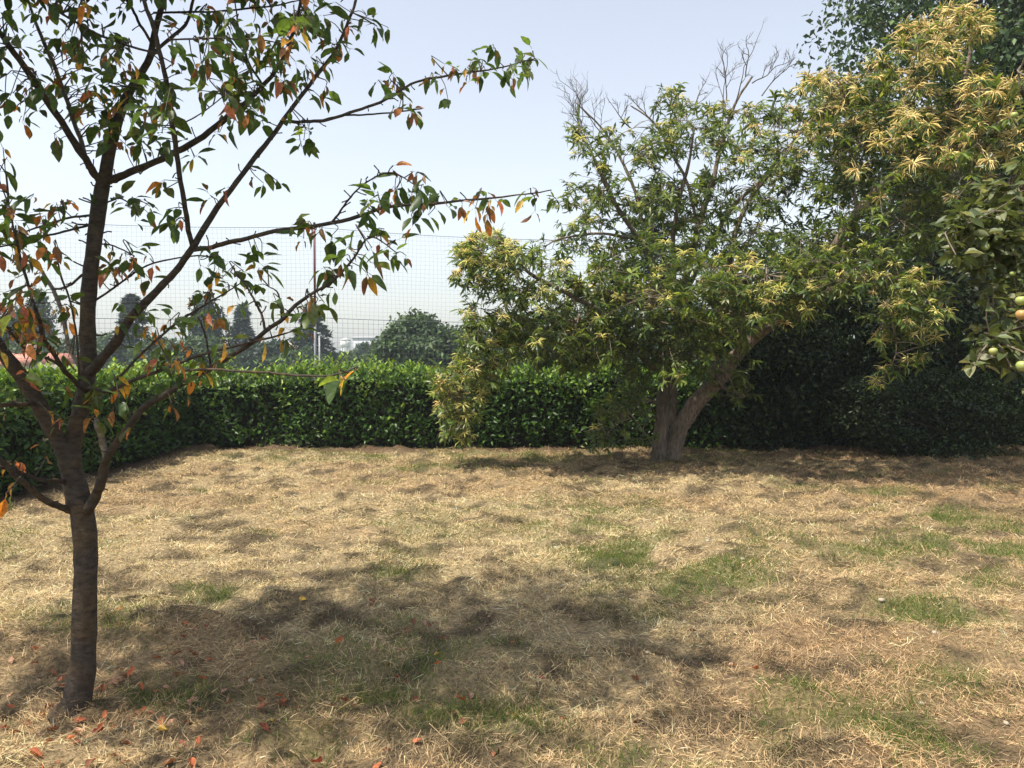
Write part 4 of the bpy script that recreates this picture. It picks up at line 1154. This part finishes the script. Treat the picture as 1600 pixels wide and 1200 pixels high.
# ------------------------------------------------------------------ ball-stop netting, poles
def net_y(x): return 24.0 + .23 * (x + 6.13)
ZT, ZM = 5.72, 2.92
pole_x = [-17.1, -6.13, 4.9, 15.9]
def sag(x, amount):
    t = np.zeros_like(x)
    for a, b in zip(pole_x[:-1], pole_x[1:]):
        u = np.clip((x - a) / (b - a), 0, 1); t = t + np.where((x >= a) & (x <= b), 4 * u * (1 - u), 0)
    return amount * t
net = empty('ball_net', (-6.13, 24.0, 0), 'fine grey ball-stop netting stretched above the hedge', 'net')
def strand(mb, pts, rad, c): mb.tube(pts, np.full(len(pts), rad), 3, c, False)
up = MB(); lowm = MB()
nc = np.array([.16, .17, .20])
xs_ = np.arange(pole_x[0], pole_x[-1], .9)
for k, z in enumerate(np.arange(ZM + .13, ZT, .13)):
    t = (z - ZM) / (ZT - ZM)
    x = xs_; zz = z - sag(x, .16 * t + .10 * (1 - t)) + .012 * np.sin(x * 2.1 + k)
    strand(up, np.stack([x, net_y(x) + .05 * np.sin(x * .7 + z), zz], -1), .0021, nc)
for x0 in np.arange(pole_x[0], pole_x[-1], .13):
    z = np.linspace(0, 1, 7)
    x = x0 + .02 * np.sin(z * 5 + x0 * 3)
    lo = ZM - sag(x, .10); hi = ZT - sag(x, .16)
    strand(up, np.stack([x, net_y(x) + .05 * np.sin(x * .7 + z * 2.8), lo + (hi - lo) * z], -1), .0021, nc)
for k, z in enumerate(np.arange(.3, ZM, .155)):
    x = xs_; strand(lowm, np.stack([x, net_y(x) + .04, z - sag(x, .10 * z / ZM)], -1), .0036, nc * .55)
for x0 in np.arange(pole_x[0], pole_x[-1], .155):
    z = np.linspace(.05, 1, 4); x = np.full(4, x0)
    strand(lowm, np.stack([x, net_y(x) + .04, z * (ZM - sag(x, .10))], -1), .0036, nc * .55)
up.build('upper_netting', M['cord'], net)['kind'] = 'stuff'
lowm.build('lower_netting', M['cord'], net)['kind'] = 'stuff'
for z, s_, rr in ((ZT, .16, .008), (ZM, .10, .009)):
    b = MB(); x = np.arange(pole_x[0], pole_x[-1] + .01, .3)
    b.tube(np.stack([x, net_y(x) - .01, z - sag(x, s_)], -1), np.full(len(x), rr), 5, nc * .6); b.build('rope', M['cord'], net)
pole_labels = ['tall slim net pole outside the left of the net', 'tall slim net pole, grey below, coloured dark red above for the backlight', 'tall slim net pole hidden in the chestnut crown', 'tall slim net pole at the far right end of the net']
for x, lab in zip(pole_x, pole_labels):
    y = net_y(x)
    p = empty('net_pole', (x, y, 0), lab, 'pole', 'net poles')
    b = MB(); b.tube([(x, y, -.1), (x, y, 1.5), (x, y, 3.2)], [.04, .04, .04], 10, (.20, .21, .23)); b.build('lower_tube', M['metal'], p, True)
    b = MB(); b.tube([(x, y, 3.2), (x, y, 4.5), (x, y, ZT + .12)], [.036, .036, .036], 10, (.13, .035, .045)); b.tube([(x, y, 3.12), (x, y, 3.26)], [.058, .058], 10, (.2, .1, .1)); b.build('upper_tube', M['metal'], p, True)  # dark red puts the backlit, tinted look of the upper half into colour
    b = MB(); b.tube([(x, y, ZT + .12), (x, y, ZT + .15)], [.05, .03], 10, (.1, .1, .1)); b.build('cap', M['metal'], p)
q = at(499, 522, 33)
b = MB(); b.tube([(q[0], q[1], 0), (q[0], q[1], q[2])], [.035, .035], 10, (.34, .35, .37)); b.box((q[0] - .06, q[1] - .06, q[2]), (q[0] + .06, q[1] + .06, q[2] + .06), (.5, .5, .5))
tag(b.build('marker_post', M['metal'], None, True), 'short pale post standing beside the grey and dark red net pole', 'post')

# ------------------------------------------------------------------ far buildings
def box_part(name, lo, hi, c, parent, mat='paint'):
    b = MB(); b.box(lo, hi, c); return b.build(name, M[mat], parent)
# water tower
w = at(540, 548, 250); wx, wy = w[0], w[1]
t_top = at(540, 527.5, 250)[2]; t_eave = at(540, 531.5, 250)[2]; t_bot = at(540, 541, 250)[2]
tower = empty('water_tower', (wx, wy, 0), 'small white water tower with round tank on legs above the trees', 'water tower')
b = MB(); rr = 1.66
b.tube([(wx, wy, t_bot - .25), (wx, wy, t_bot), (wx, wy, t_eave)], [rr * .8, rr, rr], 20, (.62, .62, .60)); b.build('tank', M['paint'], tower, True)
b = MB(); b.tube([(wx, wy, t_eave + .003), (wx, wy, t_eave + .25), (wx, wy, t_top)], [rr * 1.08, rr * .95, .15], 20, (.40, .40, .40)); b.build('tank_roof', M['paint'], tower, True)
for k in range(6):
    a = k * math.pi / 3 + .3
    b = MB(); b.tube([(wx + math.cos(a) * rr * .85, wy + math.sin(a) * rr * .85, -.1), (wx + math.cos(a) * rr * .78, wy + math.sin(a) * rr * .78, t_bot - .1)], [.17, .15], 8, (.60, .60, .58)); b.build('leg', M['paint'], tower)
b = MB()
for z in (2.0, t_bot - 1.6):
    for k in range(6):
        a = k * math.pi / 3 + .3; a2 = a + math.pi / 3
        b.tube([(wx + math.cos(a) * rr * .8, wy + math.sin(a) * rr * .8, z), (wx + math.cos(a2) * rr * .8, wy + math.sin(a2) * rr * .8, z)], [.07, .07], 6, (.6, .6, .58))
b.build('bracing', M['paint'], tower)
# warehouse
a0 = at(551, 526, 330); a1 = at(640, 526, 330)
wh = empty('warehouse', ((a0[0] + a1[0]) / 2, 335, 0), 'long pale flat-roofed warehouse behind the water tower', 'building')
box_part('wall', (a0[0], 330, -.1), (a1[0], 350, a0[2] - .8), (.40, .41, .42), wh)
box_part('roof', (a0[0] - .3, 329.7, a0[2] - .79), (a1[0] + .3, 350.3, a0[2]), (.36, .36, .37), wh)
for k in range(7):
    x = a0[0] + 1.2 + k * 3.3
    box_part('window', (x, 329.9, a0[2] - 4.2), (x + 2.2, 329.995, a0[2] - 2.6), (.22, .24, .26), wh)
def house(label, px0, px1, eave_y, ridge_y, Y, wallc, roofc):
    A = at(px0, eave_y, Y); B = at(px1, eave_y, Y); rz = at(px0, ridge_y, Y)[2]
    h = empty('house', ((A[0] + B[0]) / 2, Y + 3, 0), label, 'house')
    dp = 7.0
    box_part('wall', (A[0], Y, -.1), (B[0], Y + dp, A[2]), wallc, h)
    b = MB(); e = .45; x0, x1, y0, y1, z0 = A[0] - e, B[0] + e, Y - e, Y + dp + e, A[2] + .004; ym = Y + dp / 2
    b.add([(x0,y0,z0),(x1,y0,z0),(x1,y1,z0),(x0,y1,z0),(x0+.3,ym,rz),(x1-.3,ym,rz)], [np.array([(0,1,5,4),(2,3,4,5),(0,3,2,1)]), np.array([(1,2,5),(3,0,4)])], roofc)
    rf = b.build('roof', M['roof'], h)
    cx = A[0] * .7 + B[0] * .3; box_part('chimney', (cx, ym - .3, rz - .5), (cx + .5, ym + .3, rz + .6), (.45, .35, .3), rf)
    nwin = 3
    for k in range(nwin):
        x = A[0] + (B[0] - A[0]) * (k + .5) / nwin
        wnd = box_part('window', (x - .45, Y - .05, A[2] - 1.9), (x + .45, Y - .003, A[2] - .6), (.75, .74, .70), h)
        box_part('pane', (x - .36, Y - .07, A[2] - 1.8), (x + .36, Y - .052, A[2] - .7), (.05, .06, .07), wnd)
    return h
house('white house with pink tiled roof at the left behind the cherry tree', -40, 54, 570, 551, 49, (.72, .70, .66), (.44, .20, .15))
house('tiny house with reddish roof among the trees left of the pointed conifer', 438, 462, 546, 540, 150, (.65, .58, .50), (.48, .25, .18))

# ------------------------------------------------------------------ apple tree
YA = 3.75
ab = np.array([3.75, 4.0, 0.0]); ab[2] = float(ground_z(ab[0], ab[1]))
apple = empty('apple_tree', tuple(ab), 'apple tree leaning in from the right edge with small green apples', 'tree')
AP = [
 [(3.75, 4.0, -.08), (3.72, 4.0, .5), (3.6, 3.95, 1.1), (3.5, 3.9, 1.6), (3.45, 3.9, 2.3), (3.4, 3.85, 3.0), (3.35, 3.8, 3.6)],
 [(3.6, 3.95, 1.2), tuple(at(1700, 480, 3.7)), tuple(at(1630, 440, 3.5)), tuple(at(1580, 400, 3.4)), tuple(at(1530, 372, 3.3)), tuple(at(1490, 360, 3.25))],
 [(3.5, 3.9, 1.5), tuple(at(1680, 540, 3.5)), tuple(at(1620, 520, 3.3)), tuple(at(1580, 515, 3.2)), tuple(at(1550, 530, 3.15))],
 [(3.45, 3.9, 2.2), tuple(at(1700, 260, 3.6)), tuple(at(1640, 200, 3.5)), tuple(at(1600, 150, 3.4)), tuple(at(1590, 110, 3.4))],
 [(3.45, 3.9, 2.0), tuple(at(1680, 330, 3.5)), tuple(at(1620, 300, 3.4)), tuple(at(1575, 290, 3.35))],
 [(3.5, 3.9, 1.9), (3.9, 3.4, 2.5), (4.2, 3.0, 3.0), (4.3, 2.8, 3.4)], [(3.5, 3.9, 1.8), (4.1, 4.3, 2.4), (4.6, 4.6, 2.9)],
 [(3.45, 3.9, 2.3), (3.3, 4.4, 3.0), (3.2, 4.7, 3.6)]]
ap_p = []
for k, pts in enumerate(AP):
    c = curve_pts(np.array(pts), 26)
    rad = np.linspace(.085, .03, 26) if k == 0 else np.linspace(.026, .003, 26)
    b = MB(); b.tube(c, rad * (1 + .1 * (rng.random(26) - .5)), 10 if k == 0 else 7, np.array([.13, .11, .09]), True, .12)
    b.build('trunk' if k == 0 else 'branch', M['bark'], apple, True)
    if k: ap_p.append(c[8:])
ap_p = np.vstack(ap_p)
ACOL = [(.080,.105,.036),(.095,.120,.045),(.062,.085,.032),(.16,.18,.095),(.21,.22,.13),(.11,.14,.05)]
apple_vars = []
for i, c in enumerate(ACOL):
    r = np.random.default_rng(i + 60)
    v, fs = leaf_shape(.078, r.uniform(.036, .044), r.uniform(.3, .8), r.uniform(.15, .45), .8, 5, r.uniform(-.12, .12), .02, .0013, i)
    apple_vars.append((v, fs, np.tile(np.array(c), (len(v), 1))))
ACL = [(1540,350,48,30,34,3.3),(1500,350,26,22,14,3.25),(1575,385,36,40,30,3.35),(1520,395,36,28,22,3.3),(1585,330,26,34,22,3.4),(1500,410,22,18,8,3.25),(1590,440,24,40,20,3.3),(1585,500,26,26,16,3.2),(1555,530,26,28,18,3.15),(1590,560,22,22,10,3.15),
       (1606,150,10,40,5,3.4),(1604,240,12,44,6,3.4),(1560,300,24,18,10,3.35),(1545,455,16,20,8,3.3),(1530,565,14,12,4,3.15)]
lp = []; ld = []; lu = []
twigs = MB()
def apple_spur(tip, n):
    for _ in range(n):
        az = rng.random() * 6.283
        d = unit(np.array([math.cos(az), math.sin(az), rng.normal(-.05, .5)]))
        lp.append(tip + rng.normal(0, .006, 3)); ld.append(d); lu.append(unit(np.array([rng.normal(0, .5), rng.normal(0, .5), 1.])))
def apple_twig(tip, n):
    j = int(np.argmin(np.linalg.norm(ap_p - tip, axis=1) * (1 + .3 * rng.random(len(ap_p)))))
    root = ap_p[j]; L = np.linalg.norm(tip - root)
    pts = curve_pts(np.array([root, root * .5 + tip * .5 + rng.normal(0, .06 * L, 3) + [0, 0, .08 * L], tip]), 5)
    twigs.tube(pts, np.linspace(.004, .002, 5), 5, np.array([.15, .12, .09]), False)
    apple_spur(tip, n); apple_spur(pts[3], 2)
for px, py, rx, ry, n, Y in ACL:
    for _ in range(n):
        a = rng.random() * 6.283; t = math.sqrt(rng.random())
        apple_twig(at(px + rx * t * math.cos(a), py + ry * t * math.sin(a), Y + rng.normal(0, .12)), rng.integers(3, 6))
for _ in range(230):      # the rest of the crown, outside the frame
    j = rng.integers(len(ap_p)); t = ap_p[j] + rng.normal(0, .22, 3)
    if project(t)[0] > 1625 and t[2] > 1.1: apple_twig(t, rng.integers(4, 7))
lp = np.array(lp); ld = np.array(ld); lu = np.array(lu); n = len(lp)
lr = frames(ld, lu); S = rng.uniform(.5, .95, n); vi = rng.choice(len(ACOL), n, p=[.26, .22, .2, .14, .06, .12])
twigs.build('twigs', M['twig'], apple)['kind'] = 'stuff'
pick = largest(lp, S, 300)
ameshes = mk_meshes('leaf', apple_vars, M['apple_leaf'])
one_by_one(apple, 'leaf', ameshes, vi[pick], lp[pick], lr[pick], S[pick])
mb = MB(); merge_instances(mb, apple_vars, vi[~pick], lp[~pick], lr[~pick], S[~pick])
mb.build('foliage', M['apple_leaf'], apple, True)['kind'] = 'stuff'
# apples: lathed body with dimples, stalk
def apple_mesh(c0, c1):
    b = MB(); th = np.linspace(0, math.pi, 15); sides = 18
    rad = np.sin(th) ** .9 * (1 + .10 * np.cos(th)); z = np.cos(th) * .92
    z = z - .22 * np.exp(-(rad / .28) ** 2) * np.sign(np.cos(th)) * np.where(np.cos(th) > 0, 1.0, .7)
    ph = np.arange(sides) / sides * 2 * math.pi
    v = np.stack([rad[:, None] * np.cos(ph), rad[:, None] * np.sin(ph), np.repeat(z[:, None], sides, 1)], -1).reshape(-1, 3)
    id_ = np.arange(15 * sides).reshape(15, sides)
    q = np.stack([id_[:-1], id_[1:], np.roll(id_, -1, 1)[1:], np.roll(id_, -1, 1)[:-1]], -1).reshape(-1, 4)
    t = smooth(-.2, .9, v[:, 0])[:, None]
    b.add(v, q, np.array(c0) * (1 - t) + np.array(c1) * t)
    b.tube([(0, 0, .62), (.05, 0, 1.0), (.12, .02, 1.35)], [.05, .045, .06], 6, (.12, .08, .04))
    return b.mesh('apple', M['apple'], True)
am = [apple_mesh((.30, .36, .10), (.36, .36, .12)), apple_mesh((.28, .34, .09), (.45, .30, .12)), apple_mesh((.36, .32, .10), (.42, .24, .08))]
for k, (px, py, d, Y, mi) in enumerate([(1523,381,13,3.15,0),(1539,386,15,3.12,1),(1582,428,11,3.2,0),(1596,470,20,3.0,0),(1597,492,22,3.0,2),(1552,549,15,3.0,0),(1583,504,12,3.1,1),(1597,572,21,2.95,0),(1585,180,12,3.3,0)]):
    o = link('apple', am[mi], apple)
    p = at(px, py, Y); s = d * .42 / FOC * Y
    o.matrix_basis = Matrix.Translation(Vector(p)) @ Matrix.Rotation(rng.random() * 6, 4, 'Z') @ Matrix.Rotation(rng.normal(0, .25), 4, 'X') @ Matrix.Scale(s, 4)

# ------------------------------------------------------------------ fallen leaves and stones
fallen = []
kinds = [('bright orange fallen leaf', (.38, .115, .05)), ('rusty brown fallen leaf', (.20, .09, .05)), ('pale pinkish fallen leaf', (.38, .22, .15)), ('yellow fallen leaf', (.45, .30, .05)), ('dark red fallen leaf', (.22, .055, .04))]
fm = []
for i, (lab, c) in enumerate(kinds):
    for j in range(2):
        r = np.random.default_rng(i * 7 + j)
        v, fs = leaf_shape(.078, r.uniform(.036, .046), r.uniform(.5, 1.1), r.uniform(-.35, -.1), .8, 6, r.uniform(-.2, .2), .02, .0013, i * 3 + j)
        b = MB(); b.add(v, fs, np.array(c) * (1 + .4 * (r.random((len(v), 1)) - .5))); fm.append(b.mesh('fallen_leaf', M['dead_leaf'], True))
spots = [(445,1088,0),(438,1090,0),(270,1063,0),(250,1075,0),(205,993,3),(520,1010,0),(548,1060,2),(640,1172,0),(690,1070,0),(590,960,1),(395,1068,2),(98,1145,0),(150,1147,0),(85,1150,0),(70,1185,0),(90,1195,4),(145,1165,4),(420,1155,3),(415,1100,1),(635,1030,2),(730,1110,0),(345,1085,2),(320,958,4),(480,1120,2),(840,1075,4),(820,1010,1)]
for _ in range(210):
    u = rng.random()
    if u < .55: px, py = rng.normal(110, 130), rng.normal(1110, 60)
    elif u < .85: px, py = rng.normal(420, 230), rng.normal(1060, 75)
    else: px, py = rng.normal(900, 200), rng.normal(1000, 90)
    if -60 < px < 1500 and 930 < py < 1230: spots.append((px, py, int(rng.choice(5, p=[.2, .42, .22, .03, .13]))))
for px, py, k in spots:
    Y = CAM_H * 1.0 / max(math.tan(math.atan((py - 600) / FOC) + PITCH), .05)
    p = at(px, py, Y)
    z = float(ground_z(p[0], p[1]))
    o = link('fallen_leaf', fm[k * 2 + rng.integers(2)])
    s = rng.uniform(.4, .8)
    o.matrix_basis = Matrix.Translation((p[0], p[1], z + rng.uniform(.004, .02))) @ Matrix.Rotation(rng.random() * 6.28, 4, 'Z') @ Matrix.Rotation(rng.normal(0, .35), 4, 'X') @ Matrix.Rotation(rng.normal(.0, .2), 4, 'Y') @ Matrix.Scale(s, 4)
    near = math.hypot(p[0] - base[0], p[1] - base[1]) < 0.75
    where = 'at the foot of the cherry trunk' if near else 'out on the hay away from the cherry trunk'
    tag(o, kinds[k][0] + ' lying ' + where, 'leaf', kinds[k][0].replace('leaf', 'leaves') + ' ' + where)
def stone_mesh(seed):
    r = np.random.default_rng(seed); b = MB(); th = np.linspace(.02, math.pi - .02, 7); ph = np.arange(9) / 9 * 6.283
    d = np.stack([np.sin(th)[:, None] * np.cos(ph), np.sin(th)[:, None] * np.sin(ph), np.repeat(np.cos(th)[:, None], 9, 1)], -1)
    rr = 1 + .22 * (r.random((7, 9, 1)) - .5)
    v = (d * rr * [1, .8, .6]).reshape(-1, 3); id_ = np.arange(63).reshape(7, 9)
    b.add(v, np.stack([id_[:-1], id_[1:], np.roll(id_, -1, 1)[1:], np.roll(id_, -1, 1)[:-1]], -1).reshape(-1, 4), (.36, .31, .24)); return b.mesh('stone', M['stone'], True)
sm = [stone_mesh(i) for i in range(3)]
for k, (px, py, d) in enumerate([(1026,864,8),(1106,859,9),(1160,885,8),(943,855,7),(393,1066,13),(484,1038,6),(1572,1146,10),(1377,952,11),(1460,1000,10),(1440,1110,10)]):
    Y = CAM_H / max(math.tan(math.atan((py - 600) / FOC) + PITCH), .05); p = at(px, py, Y)
    o = link('stone', sm[k % 3]); s = d * .5 / FOC * Y
    o.matrix_basis = Matrix.Translation((p[0], p[1], float(ground_z(p[0], p[1])) + .012)) @ Matrix.Rotation(k * 1.3, 4, 'Z') @ Matrix.Scale(s, 4)
    tag(o, 'small pale stone lying loose in the mown grass', 'stone', 'small pale stones on the lawn')

# ------------------------------------------------------------------ haze
m, nt, out = new_mat('haze_air')
pv = nt.nodes.new('ShaderNodeVolumePrincipled')
pv.inputs['Color'].default_value = (.78, .88, 1.0, 1)
pv.inputs['Density'].default_value = 0.0008
pv.inputs['Anisotropy'].default_value = 0.2
nt.links.new(pv.outputs[0], out.inputs['Volume'])
b = MB(); b.box((-500, -500, -1.2), (500, 500, 16.0))
me = b.mesh('haze', m)
tag(link('haze', me), 'pale summer haze over the field and far trees', 'haze', kind='stuff')
